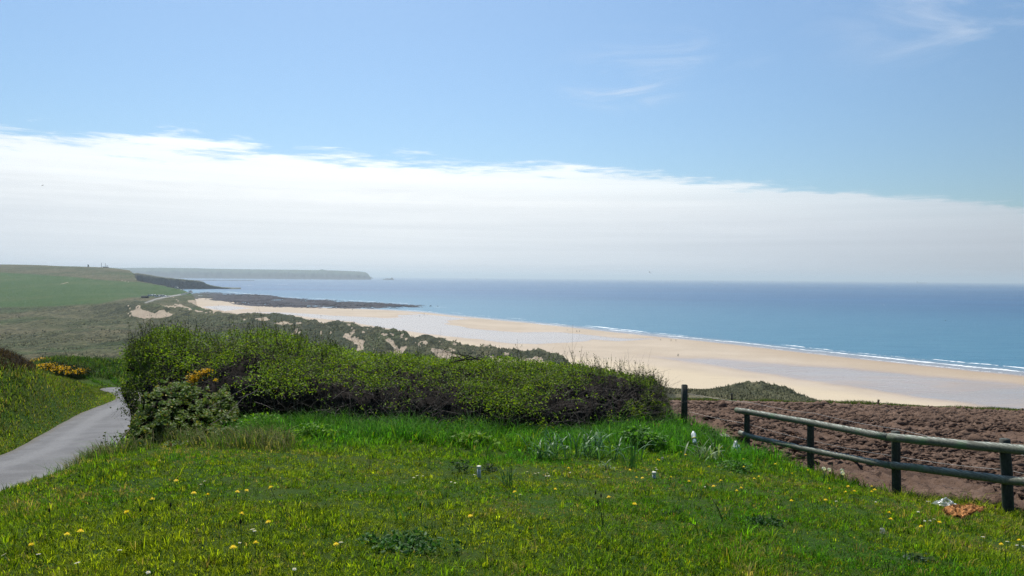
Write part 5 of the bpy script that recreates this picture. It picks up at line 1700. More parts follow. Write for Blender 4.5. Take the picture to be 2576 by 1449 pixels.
# ivory cow parsley head by the lane
cb = lift_at(351, 1070)
cp = thing('cow_parsley', 'single cow parsley with white flower head leaning over the lane by the brambles', 'flower', tuple(cb))
kx = cb[1] / FPX / VS
mb = MB(); top_ = np.array([-12 * kx, 0, 84 * kx])
mb.tube([(0, 0, 0), top_ * 0.5 + np.array([0.01, 0, 0]), top_], [0.007, 0.006, 0.004], 5)
for a in np.linspace(0, 6.28, 9)[:-1]:
    mb.tube([top_, top_ + np.array([0.08 * math.cos(a), 0.08 * math.sin(a), 0.05])], 0.002, 4)
mb.build('stem', simple('dry_stem', (0.10, 0.10, 0.06), 0.7, 0.3), cp)
fp = np.concatenate([top_ + np.array([0.08 * math.cos(a), 0.08 * math.sin(a), 0.055]) + rng.normal(0, 0.016, (14, 3)) * np.array([1, 1, 0.3]) for a in np.linspace(0, 6.28, 9)[:-1]])
v, tr, cc = leaves(fp, np.full(len(fp), 0.016), np.full((len(fp), 3), 0.62), tilt=0.4)
o = mesh_np('umbel', v, [tr], M_PETAL, cp, attrs={'Col': cc}); tag(o, kind='stuff')

# thin seed stalks of plantain standing above the lawn
PLA = [('tallest plantain stalks with dark heads in the middle right of the lawn', 1518, 1330, [(1498, 1243), (1512, 1250), (1504, 1265)]), ('thin plantain stalk with a dark tip right of the splayed daffodil leaves', 1058, 1330, [(1057, 1274)]),
       ('thin plantain stalk at the left front of the lawn', 123, 1352, [(124, 1288)]), ('plantain stalk beside the middle dandelion on the left', 356, 1320, [(354, 1286)]),
       ('longest thin plantain stalk beside the bottom dandelion', 604, 1408, [(605, 1317)]), ('short plantain stalk between two left dandelions', 430, 1330, [(429, 1274)])]
M_HEADS = simple('seed_head', (0.035, 0.028, 0.020), 0.8, 0.2)
for lab, x, y, heads in PLA:
    b = lift_at(x, y)
    root = thing('plantain', lab, 'weed', tuple(b), group='plantain stalks in the lawn')
    for (hx, hy) in heads:
        t = V(hx, hy, b[1] + 0.02) - b
        mb = MB(); mb.tube([(0, 0, -0.02), t * 0.5 + np.array([0.008, 0, 0.01]), t], [0.0022, 0.002, 0.0016], 4); mb.build('stalk', M_STEM, root)
        mb = MB(); mb.lathe([(0.001, -0.004), (0.006, 0.002), (0.0065, 0.012), (0.004, 0.022), (0.001, 0.028)], 7, tuple(t)); mb.build('seed_head', M_HEADS, root)
b = lift_at(1822, 1314); t = V(1786, 1246, b[1] + 0.02) - b
mb = MB(); mb.tube([(0, 0, -0.02), t * 0.5 + np.array([0.01, 0, 0.0]), t], [0.004, 0.0035, 0.0015], 5)
o = mb.build('grass_stalk', simple('dark_stalk', (0.02, 0.035, 0.015), 0.7)); o.location = b
tag(o, 'single long dark grass stalk leaning left in the right half of the lawn', 'grass stalk')
# dead dock stalks behind the first fence post
b = V(1960, 1118, 14.4)
root = thing('dead_stalks', 'bare dead weed stalks standing between the first two rail fence posts', 'weed', tuple(b))
mb = MB()
for x0, y0, x1, y1 in ((1973, 1118, 1967, 1062), (1968, 1112, 1972, 1075), (2006, 1115, 2014, 1090), (2000, 1108, 2003, 1082), (1952, 1112, 1946, 1090), (2018, 1116, 2024, 1092)):
    p, q = V(x0, y0, 14.4) - b, V(x1, y1, 14.4) - b
    mb.tube([p, (p + q) / 2 + rng.normal(0, 0.008, 3), q], [0.005, 0.004, 0.002], 4)
    for s_ in (0.5, 0.7, 0.85):
        m_ = p + (q - p) * s_; mb.tube([m_, m_ + np.array([rng.normal(0, 0.05), 0, 0.06])], 0.0022, 3)
mb.build('stalk', M_TWIG, root)
tag(root.children[0], kind='stuff')

# ------------------------------------------------------------------ dandelions, clocks, daisies, tulips
K = 3.7158


def reg(ox, pts):
    return [(ox + x / K, 1059.1 + y / K) for x, y in pts]


DAN = reg(0, [(1635, 560), (1397, 738), (1263, 828), (1808, 680), (1923, 698), (600, 1060), (738, 1052), (345, 1112), (2213, 867), (2395, 1135), (2180, 1195), (2195, 668), (2275, 640), (2555, 928)]) \
    + reg(628.9, [(245, 620), (815, 1138), (2095, 885)]) \
    + reg(1257.9, [(1462, 347), (1478, 370), (1670, 280), (1720, 315), (648, 450), (1232, 452), (1258, 511), (1350, 520), (1592, 522), (1765, 574), (518, 625), (1040, 720), (1243, 776), (2277, 350), (1938, 430), (2292, 428),
                   (2090, 567), (2015, 612), (2262, 633), (2205, 648), (2055, 232), (2028, 241), (2086, 242), (2140, 250), (2192, 268), (172, 648)]) \
    + reg(1884.3, [(102, 246), (253, 408), (488, 395), (383, 493), (545, 455), (108, 507), (45, 530), (395, 747), (733, 618), (910, 645), (973, 648), (928, 598), (1155, 600), (1145, 655), (1175, 650), (712, 730), (1295, 868), (1315, 922), (1645, 980), (1755, 942), (2368, 1130), (2540, 1102)])
DAN = sorted(set((round(a, 1), round(b, 1)) for a, b in DAN))
DAI = reg(0, [(1915, 568), (1885, 602), (360, 1250), (737, 1335), (1385, 1395), (1110, 1208), (90, 1252), (2375, 1020), (2233, 1128)]) \
    + reg(628.9, [(1570, 518), (1525, 535), (1620, 515), (1885, 567), (1915, 572), (1440, 578), (2520, 683), (35, 1020), (410, 1358), (845, 1152), (2090, 508)]) \
    + reg(1257.9, [(265, 478), (315, 497), (355, 482), (430, 487), (463, 515), (657, 482), (425, 512), (1020, 530), (1455, 455), (1432, 465), (1462, 438), (1915, 608)]) \
    + reg(1884.3, [(1690, 918), (1590, 848), (1187, 752), (823, 752), (2192, 1097), (2420, 1135), (2520, 1160), (2560, 1155), (1640, 925), (1720, 930), (2030, 810), (1600, 735), (1650, 745), (1690, 750)])
ORD = ['leftmost', 'second from the left', 'third from the left', 'fourth from the left', 'fifth from the left', 'sixth from the left', 'seventh from the left', 'eighth from the left', 'ninth from the left', 'tenth from the left', 'eleventh from the left', 'twelfth from the left',
       'thirteenth from the left', 'fourteenth from the left', 'fifteenth from the left', 'sixteenth from the left']
ZONES = [('yellow dandelion', lambda x, y: x < 560 and y < 1285, 'on the upper left lawn by the lane'), ('yellow dandelion', lambda x, y: x < 560 and y < 1500 and y >= 1285, 'low on the left side of the lawn'),
         ('yellow dandelion', lambda x, y: x < 1000, 'left of the centre of the lawn'), ('yellow dandelion', lambda x, y: x < 1560, 'in the middle of the lawn around the pipes'),
         ('yellow dandelion', lambda x, y: x < 1800 and y < 1180, 'below the dark dock leaves'), ('yellow dandelion', lambda x, y: x < 1780, 'in front of the shorter pipe'),
         ('yellow dandelion', lambda x, y: x < 1905 and y < 1145, 'at the pale shining daffodil clump'), ('yellow dandelion', lambda x, y: x < 2060 and y < 1225, 'between the first two rail fence posts'),
         ('yellow dandelion', lambda x, y: x < 2060, 'on the short turf below the second rail fence post'), ('yellow dandelion', lambda x, y: x < 2260 and y < 1245, 'on the field edge before the jointed post'), ('yellow dandelion', lambda x, y: True, 'on the right lawn near the fibre mat')]
M_YEL = M_PETAL


def flower_proto(name, r, col, col2, hstem, petals, dome):
    root = thing(name, 'x', name, (0, 0, 0))
    v, c = [], []
    for ring, (rr, zz, np_) in enumerate(((1.0, 0.0, petals), (0.72, 0.35 * dome, petals), (0.4, 0.62 * dome, max(5, petals // 2)))):
        for k in range(np_):
            a = 2 * math.pi * (k + 0.5 * ring) / np_ + rng.normal(0, 0.08)
            da = 0.9 * math.pi / np_ * 1.5
            q = r * rr * (0.9 + 0.2 * rng.random())
            z0 = hstem + r * 0.15 * ring
            z1 = hstem + r * zz + r * 0.1
            v += [(0, 0, z0), (q * 0.75 * math.cos(a - da / 2), q * 0.75 * math.sin(a - da / 2), z1), (q * math.cos(a), q * math.sin(a), z1 - 0.05 * r), (q * 0.75 * math.cos(a + da / 2), q * 0.75 * math.sin(a + da / 2), z1)]
            cc = np.array(col if ring < 2 else col2) * (0.85 + 0.3 * rng.random()); c += [cc] * 4
    n = len(v) // 4
    b = np.arange(n)[:, None] * 4
    mesh_np('flower_head', np.array(v), [b + np.array([0, 1, 2, 3])], M_YEL, root, attrs={'Col': np.array(c)})
    mb = MB(); mb.tube([(0.006, 0.0, -0.02), (0.002, 0, hstem * 0.5), (0, 0, hstem)], [0.0024, 0.002, 0.0022], 5); mb.build('stalk', M_STEM, root)
    return root


def spread(proto, pts, lift, zones, group, size):
    used = {}
    first = True
    items = []
    for (x, y) in pts:
        for k, (w, fn, where) in enumerate(zones):
            if fn(x, y):
                items.append((k, x, y)); break
    items.sort()
    cnt = {}
    tot = {}
    for k, x, y in items:
        tot[k] = tot.get(k, 0) + 1
    for k, x, y in items:
        i = cnt.get(k, 0); cnt[k] = i + 1
        w, fn, where = zones[k]
        if tot[k] == 1:
            lab = f'only {w} {where}'
        else:
            lab = f'{w} {where}, ' + ('rightmost' if i == tot[k] - 1 else ORD[min(i, 15)])
        p = lift_at(x, y, lift)
        s = size * (0.85 + 0.3 * rng.random())
        rot = (rng.normal(0, 0.18), rng.normal(0, 0.18), rng.random() * 6.28)
        if first:
            o = proto; o.location = p; o.rotation_euler = rot; o.scale = (s, s, s); o['label'] = lab; first = False
        else:
            o = dup(proto, p, label=lab, scale=s, rot=rot)
        o['group'] = group


spread(flower_proto('dandelion', 0.0195, (0.92, 0.70, 0.004), (0.92, 0.60, 0.004), 0.095, 14, 0.9), DAN, 0.10, ZONES, 'yellow dandelions in the lawn', 1.0)
DZ_ = [('small white daisy', lambda x, y: x < 560, 'on the left lawn'), ('small white daisy', lambda x, y: x < 1000, 'left of the centre lawn'), ('small white daisy', lambda x, y: x < 1240, 'on the bare patch left of the taller pipe'),
       ('small white daisy', lambda x, y: x < 1600, 'between the two pipes'), ('small white daisy', lambda x, y: x < 1790, 'by the shorter pipe'), ('small white daisy', lambda x, y: x < 2260, 'below the jointed fence post'),
       ('small white daisy', lambda x, y: y < 1265, 'on the grass edge beside the clear plastic sheet'), ('small white daisy', lambda x, y: y < 1320, 'just below the brown fibre mat'), ('small white daisy', lambda x, y: True, 'at the lower right corner of the lawn')]
spread(flower_proto('daisy', 0.014, (0.78, 0.78, 0.76), (0.75, 0.55, 0.05), 0.055, 9, 0.35), DAI, 0.055, DZ_, 'white daisies in the lawn', 1.0)

# dandelion clocks: fluffy grey globes
CL = [('dandelion clock beside two dandelions under the dock leaves', 1666.4, 1154.4), ('dandelion clock on the grass edge near the first fence posts', 1895.9, 1132.3), ('dandelion clock in the turf below the jointed fence post', 2219.4, 1337)]
proto = None
for lab, x, y in CL:
    p = lift_at(x, y, 0.12)
    if proto is None:
        proto = thing('dandelion_clock', lab, 'dandelion clock', tuple(p), group='dandelion seed clocks')
        d = rng.normal(size=(70, 3)); d /= np.linalg.norm(d, axis=1)[:, None]
        c0 = np.array([0, 0, 0.125])
        TW = c0 + d[:, None, :] * np.linspace(0.004, 0.021, 2)[None, :, None]
        tv, tq = tubes(TW, np.full((70, 2), 0.0005))
        lv, lt, lc = leaves(c0 + d * 0.021, np.full(70, 0.009), np.full((70, 3), 0.55), nrm=d * 4)
        o = mesh_np('seed_globe', np.r_[tv, lv], [tq, lt + len(tv)], M_PETAL, proto, attrs={'Col': np.full((len(tv) + len(lv), 3), 0.55)})
        tag(o, kind='stuff')
        mb = MB(); mb.tube([(0.01, 0, -0.02), (0.004, 0, 0.06), (0, 0, 0.125)], 0.0022, 5); mb.build('stalk', M_STEM, proto)
    else:
        dup(proto, p, 1.0, lab)

# white tulips by the second fence post
TU = reg(1884.3, [(700, 462), (750, 470), (870, 475), (875, 503)])
TL = ['white tulip nearest the second rail fence post', 'white tulip second from the second rail fence post', 'taller white tulip of the right-hand pair against bare soil', 'lower white tulip of the right-hand pair against bare soil']
proto = None
for (x, y), lab in zip(TU, TL):
    p = lift_at(x, y, 0.17)
    if proto is None:
        proto = thing('tulip', lab, 'tulip', tuple(p), group='white tulips by the fence')
        for k in range(6):
            a = k * math.pi / 3
            pts = []
            for t in np.linspace(0, 1, 5):
                rr = 0.027 * math.sin(math.pi * (0.12 + 0.62 * t)) * (1.0 if k % 2 else 0.92); zz = 0.165 + 0.052 * t
                hw = 0.019 * math.sin(math.pi * (0.15 + 0.75 * t))
                for s_ in (-1, 0, 1):
                    pts.append((rr * math.cos(a) * (1 + 0.06 * (s_ == 0)) - s_ * hw * math.sin(a), rr * math.sin(a) * (1 + 0.06 * (s_ == 0)) + s_ * hw * math.cos(a), zz))
            mesh_np('petal', np.array(pts), [grid_faces(5, 3)], M_PETAL, proto, attrs={'Col': np.full((15, 3), 0.80)}, smooth=True)
        mb = MB(); mb.tube([(0, 0, -0.02), (0.006, 0, 0.08), (0, 0, 0.168)], 0.0034, 6); mb.build('stalk', M_STEM, proto)
        for a in (0.5, 3.4):
            v, f = ribbon((0, 0, 0), a, 0.14, 0.022, 1.0); mesh_np('leaf', v, [f], M_LEAF, proto, attrs={'Col': np.repeat(np.array([[0.06, 0.13, 0.06]]), len(v), 0)}, smooth=True)
    else:
        dup(proto, p, rng.random() * 6, lab)

# ------------------------------------------------------------------ pipes and litter
M_CAP = simple('cream_cap', (0.72, 0.68, 0.55), 0.5, 0.4, 0.08)
M_PIPE = simple('white_pipe', (0.50, 0.52, 0.52), 0.5, 0.4, 0.45, 40)
for lab, x, yt, yb in (('taller white capped plastic pipe sticking out of the lawn', 1204.8, 1172, 1201), ('shorter cream capped plastic pipe sticking out of the lawn', 1645.4, 1187, 1203)):
    b = lift_at(x, yb); t = V(x, yt, b[1]); hgt = t[2] - b[2]
    root = thing('pipe', lab, 'pipe', tuple(b), group='capped pipes in the lawn')
    mb = MB(); mb.lathe([(0.022, -0.06), (0.022, hgt - 0.02)], 14); mb.build('tube', M_PIPE, root)
    mb = MB(); mb.lathe([(0.0235, hgt - 0.032), (0.027, hgt - 0.028), (0.027, hgt - 0.004), (0.024, hgt)], 14); mb.build('cap', M_CAP, root)
# gleaming bottle standing in the grass
b = lift_at(1748, 1123); k = b[1] / FPX / VS; hgt = 29 * k
root = thing('bottle', 'gleaming white upright bottle shape in the grass at the end of the hedge', 'bottle', tuple(b))
M_BOT = simple('white_glossy_plastic', (0.92, 0.93, 0.94), 0.28, 0.8, 0.02)
w_ = 7.5 * k
mb = MB(); mb.lathe([(w_ * 0.50, 0), (w_ * 0.58, 0.015), (w_ * 0.60, hgt * 0.25), (w_ * 0.66, hgt * 0.45), (w_ * 0.72, hgt * 0.65), (w_ * 0.70, hgt * 0.80), (w_ * 0.45, hgt * 0.90), (w_ * 0.26, hgt * 0.95), (w_ * 0.26, hgt)], 14)
mb.build('body', M_BOT, root)
root.rotation_euler = (R(-52), R(6), 0); root.location.z += 0.05; root.scale = (1.15, 1.35, 1.35)
mb = MB(); mb.lathe([(w_ * 0.70, hgt * 0.30), (w_ * 0.72, hgt * 0.36), (w_ * 0.71, hgt * 0.42)], 14); mb.build('band', simple('yellow_band', (0.5, 0.45, 0.10), 0.5), root)


def crumple(name, label, cat, x, y, wpx, hpx, depth, mat, seed, jag=0.35, n=16, group=None):
    b = lift_at(x, y); k = b[1] / FPX / VS
    u = np.linspace(-1, 1, n); U_, W_ = np.meshgrid(u, u, indexing='ij')
    rr = np.hypot(U_, W_)
    hgt = np.clip(1 - rr ** 2, 0, 1) ** 0.6 * (0.55 + jag * 1.6 * fbm(U_ * 3.2 + seed, W_ * 3.2, seed, 4, 0.65) + jag)
    e = 1 + 0.22 * fbm(U_ * 1.7, W_ * 1.7 + seed, seed + 5, 3)
    X_ = U_ * wpx * 0.5 * k * e; Y_ = W_ * depth * e
    Z_ = hgt * hpx * k + hz(b[0] + X_, b[1] + Y_) - b[2] + 0.025
    o = mesh_np(name, np.stack([X_, Y_, Z_], -1).reshape(-1, 3), [grid_faces(n, n)], mat)
    o.location = b
    tag(o, label, cat, group)
    return o


M_BAG = simple('white_film', (0.74, 0.78, 0.84), 0.25, 0.6, 0.1, alpha=0.85)
M_FILM = simple('clear_film', (0.55, 0.60, 0.68), 0.18, 0.7, 0.06, alpha=0.26)
crumple('plastic_bag', 'crumpled white plastic bag in the grass beside the pale daffodil clump', 'plastic bag', 1852, 1142, 24, 15, 0.10, M_BAG, 3, 0.9, n=24)
crumple('plastic_sheet', 'crumpled clear plastic sheet on the grass edge between the last two fence posts', 'plastic sheet', 2380, 1278, 56, 7, 0.14, M_FILM, 7, 1.3, n=30)
crumple('stone', 'flat pale stone on the soil at the edge of the grass left of the rails', 'stone', 1823, 1101, 24, 5, 0.08, simple('pale_stone', (0.42, 0.36, 0.31), 0.8), 11, 0.2)
crumple('soil_lump', 'long dark lump of turned soil left of the last fence post', 'soil', 2478, 1272, 56, 12, 0.10, simple('dark_soil', (0.055, 0.035, 0.030), 0.95, 0.1), 13, 0.3)
# rust-brown fibre mat with a torn zigzag edge, one side tipped up on the grass
b = lift_at(2425, 1306); k = b[1] / FPX / VS
root = thing('fibre_mat', 'torn rust-brown fibre mat lying on the grass by the last fence post', 'mat', tuple(b))
out_ = [(2370, 1285), (2382, 1282), (2400, 1279), (2425, 1278), (2450, 1276), (2462, 1277), (2482, 1285), (2470, 1288), (2463, 1291), (2455, 1294), (2448, 1298), (2440, 1297), (2432, 1304), (2424, 1312), (2414, 1306), (2400, 1309), (2390, 1303), (2383, 1296)]
d0 = b[1]
M_MAT = simple('coir_fibre', (0.46, 0.215, 0.080), 0.95, 0.1, 0.45, 26, bmp=1.0)
ux = np.linspace(2368, 2484, 56); uy = np.linspace(1275, 1313, 26)
UX, UY = np.meshgrid(ux, uy, indexing='ij')
ins = poly_dist(UX + 2.2 * fbm(UX / 5, UY / 5, 301, 3), UY + 1.6 * fbm(UX / 5, UY / 4, 303, 3), out_)
dep = d0 + 0.10 - (UY - 1278) / 35 * 0.22
P = V(UX, UY, dep)
P[..., 2] += 0.035 * fbm(UX / 6, UY / 4, 305, 4) + 0.03
q = grid_faces(56, 26)
kq = (ins.ravel()[q] > 0).all(1)
nv = 56 * 26
top = P.reshape(-1, 3) - b
botm = top - np.array([0, 0, 0.03]) + np.array([0, 0.02, 0])
mesh_np('matting', np.r_[top, botm], [q[kq], q[kq][:, ::-1] + nv], M_MAT, root)
# frayed fibres round the edge
ed = np.argwhere((ins > -0.5) & (ins < 2.2))
ed = ed[rng.permutation(len(ed))[:260]]
P0 = P[ed[:, 0], ed[:, 1]] - b
dr = rng.normal(size=(len(P0), 3)) * np.array([1, 0.6, 0.5]); dr /= np.linalg.norm(dr, axis=1)[:, None]
TW = P0[:, None, :] + dr[:, None, :] * (np.linspace(-0.01, 0.028, 3))[None, :, None]
tv, tq = tubes(TW, np.full((len(P0), 3), 0.0014))
o = mesh_np('fibres', tv, [tq], M_MAT, root); tag(o, kind='stuff')

# ------------------------------------------------------------------ people on the sand


def beach_at(x, y):
    d2 = (bpx - x) ** 2 + ((bpv - y) * 3) ** 2
    i = np.unravel_index(d2.argmin(), d2.shape)
    p = onz(x, y, BZ[i]); return p


def mat_person():
    m, t, out = new_mat('clothes')
    s = t.node('ShaderNodeSeparateXYZ'); t.put(s.inputs[0], t.node('ShaderNodeTexCoord').outputs['Object'])
    rnd = t.node('ShaderNodeObjectInfo').outputs['Random']
    top_ = t.mix(rnd, c4(0.018, 0.022, 0.035), c4(0.10, 0.05, 0.045))
    c = t.mix(t.sstep(s.outputs[2], 0.86, 0.90), c4(0.014, 0.016, 0.024), top_)
    c = t.mix(t.sstep(s.outputs[2], 1.46, 1.49), c, c4(0.30, 0.19, 0.14))
    c = t.mix(t.sstep(s.outputs[2], 1.63, 1.66), c, c4(0.035, 0.022, 0.015))
    t.put(out.inputs[0], pbsdf(t, c, 0.85, 0.2))
    return m


M_PERSON = mat_person()


def skin(me):
    import bmesh
    bm = bmesh.new(); bm.from_mesh(me); bm.verts.layers.skin.verify(); bm.to_mesh(me); bm.free()


def person_mesh(stride):
    V_ = [((0, 0, 0.95), 0.15), ((0, 0, 1.15), 0.145), ((0, 0, 1.36), 0.17), ((0, 0, 1.50), 0.06), ((0, 0.01, 1.62), 0.10), ((0, 0.01, 1.72), 0.075)]
    E = [(0, 1), (1, 2), (2, 3), (3, 4), (4, 5)]
    for s in (-1, 1):
        b_ = len(V_)
        V_ += [((s * 0.10, 0, 0.88), 0.095), ((s * 0.11, s * stride * 0.5 + 0.03, 0.48), 0.07), ((s * 0.11, s * stride, 0.07), 0.045), ((s * 0.11, s * stride + 0.14, 0.035), 0.04)]
        E += [(0, b_), (b_, b_ + 1), (b_ + 1, b_ + 2), (b_ + 2, b_ + 3)]
        b_ = len(V_)
        V_ += [((s * 0.20, 0, 1.40), 0.06), ((s * 0.25, -s * stride * 0.3, 1.12), 0.045), ((s * 0.24, -s * stride * 0.5 + 0.10, 0.90), 0.035), ((s * 0.235, -s * stride * 0.5 + 0.14, 0.82), 0.03)]
        E += [(2, b_), (b_, b_ + 1), (b_ + 1, b_ + 2), (b_ + 2, b_ + 3)]
    me = bpy.data.meshes.new('person')
    me.from_pydata([v for v, r in V_], E, [])
    skin(me)
    for i, (v, r) in enumerate(V_):
        me.skin_vertices[0].data[i].radius = (r, r * (0.72 if i in (1, 2) else 0.95))
    me.skin_vertices[0].data[0].use_root = True
    me.materials.append(M_PERSON)
    o = bpy.data.objects.new('person', me); COL.objects.link(o)
    o.modifiers.new('skin', 'SKIN').use_smooth_shade = True
    o.modifiers.new('sub', 'SUBSURF').render_levels = 1
    o.modifiers['sub'].levels = 1
    return o


def q1(x, y):
    return ((900 + x / 2.337) / 1.59, (1080 + y / 2.337) / 1.59)


def q2(x, y):
    return ((1900 + x / 2.337) / 1.59, (1060 + y / 2.337) / 1.59)


def q3(x, y):
    return ((300 + x / 3.677) / 1.59, (1040 + y / 3.677) / 1.59)


PEOPLE = [(q2(1893, 853), 'dark dressed walker on the left of the pair nearest the dunes on open sand'), (q2(1904, 852), 'dark dressed walker on the right of the pair nearest the dunes on open sand'),
          (q2(1832, 713), 'walker at the water edge right of the beach centre, left of two'), (q2(1878, 714), 'walker at the water edge right of the beach centre, right of two'),
          (q2(952, 628), 'left walker of the pair reflected in wet sand near mid beach'), (q2(977, 628), 'right walker of the pair reflected in wet sand near mid beach'),
          (q1(1820, 432), 'single walker below the pair on the long sand bar'), (q1(1852, 420), 'left walker of the pair at the right end of the long sand bar'), (q1(1864, 420), 'right walker of the pair at the right end of the long sand bar'),
          (q1(893, 436), 'left walker of the pair on the wet sand in front of the reef'), (q1(900, 436), 'right walker of the pair on the wet sand in front of the reef'), (q1(1188, 376), 'left paddler of two at the water edge by the reef'), (q1(1193, 377), 'right paddler of two at the water edge by the reef'), (q1(1523, 379), 'lone paddler in the shallows below the reef tip'),
          (q1(152, 414), 'lone walker on dry sand just beyond the sandy dune ridge'), (q3(2056, 716), 'left walker of the pair on the far cove sand'), (q3(2087, 718), 'right walker of the pair on the far cove sand'), (q3(2087, 774), 'walker on the sand path at the head of the cove, leftmost'), (q3(2218, 772), 'walker on the sand at the head of the cove, in the middle'), (q3(2110, 672), 'farthest walker at the back of the cove below the rocks')]
pp = [person_mesh(0.16), person_mesh(0.04)]
done = [False, False]
for k, ((x, y), lab) in enumerate(PEOPLE):
    p = beach_at(x, y); i = k % 2
    if not done[i]:
        o = pp[i]; done[i] = True
    else:
        o = pp[i].copy(); COL.objects.link(o)
    o.location = p; o.rotation_euler = (0, 0, rng.random() * 6.28)
    s = 1.0 + 0.08 * rng.normal() * 0.5
    o.scale = (1.15 * s, 1.15 * s, s * 1.02)
    tag(o, lab, 'person', 'people walking on the beach')


def dog_mesh():
    V_ = [((0, 0, 0.48), 0.12), ((0, 0.25, 0.50), 0.13), ((0, 0.40, 0.62), 0.075), ((0, 0.50, 0.72), 0.075), ((0, 0.62, 0.69), 0.04), ((0, -0.25, 0.48), 0.10), ((0, -0.42, 0.56), 0.03), ((0, -0.56, 0.66), 0.018)]
    E = [(0, 1), (1, 2), (2, 3), (3, 4), (0, 5), (5, 6), (6, 7)]
    for s in (-1, 1):
        b_ = len(V_); V_ += [((s * 0.08, 0.26, 0.36), 0.055), ((s * 0.08, 0.24, 0.18), 0.03), ((s * 0.08, 0.28, 0.02), 0.03)]; E += [(1, b_), (b_, b_ + 1), (b_ + 1, b_ + 2)]
        b_ = len(V_); V_ += [((s * 0.08, -0.24, 0.36), 0.065), ((s * 0.08, -0.34, 0.20), 0.03), ((s * 0.08, -0.28, 0.02), 0.03)]; E += [(5, b_), (b_, b_ + 1), (b_ + 1, b_ + 2)]
    me = bpy.data.meshes.new('dog'); me.from_pydata([v for v, r in V_], E, []); skin(me)
    for i, (v, r) in enumerate(V_):
        me.skin_vertices[0].data[i].radius = (r, r)
    me.skin_vertices[0].data[0].use_root = True
    me.materials.append(simple('dog_coat', (0.035, 0.026, 0.02), 0.9))
    o = bpy.data.objects.new('dog', me); COL.objects.link(o)
    o.modifiers.new('skin', 'SKIN').use_smooth_shade = True
    return o


dg = dog_mesh()
for k, ((x, y), lab) in enumerate(((q2(863, 611), 'dark dog trotting left of the pair reflected in wet sand'), (q2(1735, 704), 'dark dog left of the two walkers at the water edge'), (q1(1890, 423), 'dark dog right of the pair on the long sand bar'))):
    o = dg if k == 0 else dg.copy()
    if k:
        COL.objects.link(o)
    o.location = beach_at(x, y); o.rotation_euler = (0, 0, R(70 + 40 * k))
    tag(o, lab, 'dog', 'dogs on the beach')

# ------------------------------------------------------------------ birds
M_BIRD = simple('dark_feathers', (0.022, 0.022, 0.026), 0.8)
M_GULL = simple('pale_feathers', (0.55, 0.56, 0.58), 0.7)


def bird(label, x, y, Y, span, mat, rz, roll, group):
    root = thing('bird', label, 'bird', tuple(V(x, y, Y)), group=group)
    root.rotation_euler = (roll, 0.1, rz)
    mb = MB(); L = span * 0.42
    mb.tube([(-L * 0.5, 0, 0), (-L * 0.3, 0, 0.0), (0, 0, 0), (L * 0.3, 0, 0.01), (L * 0.42, 0, 0.012), (L * 0.5, 0, 0.0)], [L * 0.03, L * 0.06, L * 0.13, L * 0.10, L * 0.07, L * 0.015], 8)
    mb.add([(-L * 0.45, 0, 0), (-L * 0.75, -L * 0.16, 0), (-L * 0.70, 0, 0), (-L * 0.75, L * 0.16, 0)], [(0, 1, 2), (0, 2, 3)])
    mb.build('body', mat, root)
    for s in (-1, 1):
        mb = MB()
        sp_ = span * 0.5
        P = [(L * 0.18, s * L * 0.08, 0.02), (-L * 0.14, s * L * 0.08, 0.02), (L * 0.28, s * sp_ * 0.45, sp_ * 0.24), (-L * 0.08, s * sp_ * 0.45, sp_ * 0.24), (L * 0.02, s * sp_, sp_ * 0.10), (-L * 0.10, s * sp_ * 0.97, sp_ * 0.10)]
        P2 = [(a, b_, c - span * 0.012) for a, b_, c in P]
        mb.add(P + P2, [(0, 2, 3, 1), (2, 4, 5, 3), (7, 9, 8, 6), (9, 11, 10, 8), (0, 6, 8, 2), (2, 8, 10, 4), (1, 3, 9, 7), (3, 5, 11, 9)])
        mb.build('wing', mat, root)


bird('dark bird gliding in front of the white cloud at far left', 107, 466.5, 150, 0.75, M_BIRD, R(5), R(20), 'birds in the air')
bird('dark bird flying just above the sea horizon right of centre', 1634, 685, 110, 0.62, M_BIRD, R(60), R(45), 'birds in the air')
bird('gull flying low over the blue water below the far tanker', 2223, 767, 230, 1.0, M_GULL, R(30), R(30), 'birds in the air')
bird('dark seabird low over the water near the right picture edge', 2378, 806.5, 230, 0.8, M_BIRD, R(0), R(10), 'birds in the air')

# ------------------------------------------------------------------ ships on the horizon
M_HULL = simple('ship_hull', (0.05, 0.055, 0.075), 0.7)
M_SUP = simple('ship_white', (0.45, 0.46, 0.48), 0.7)


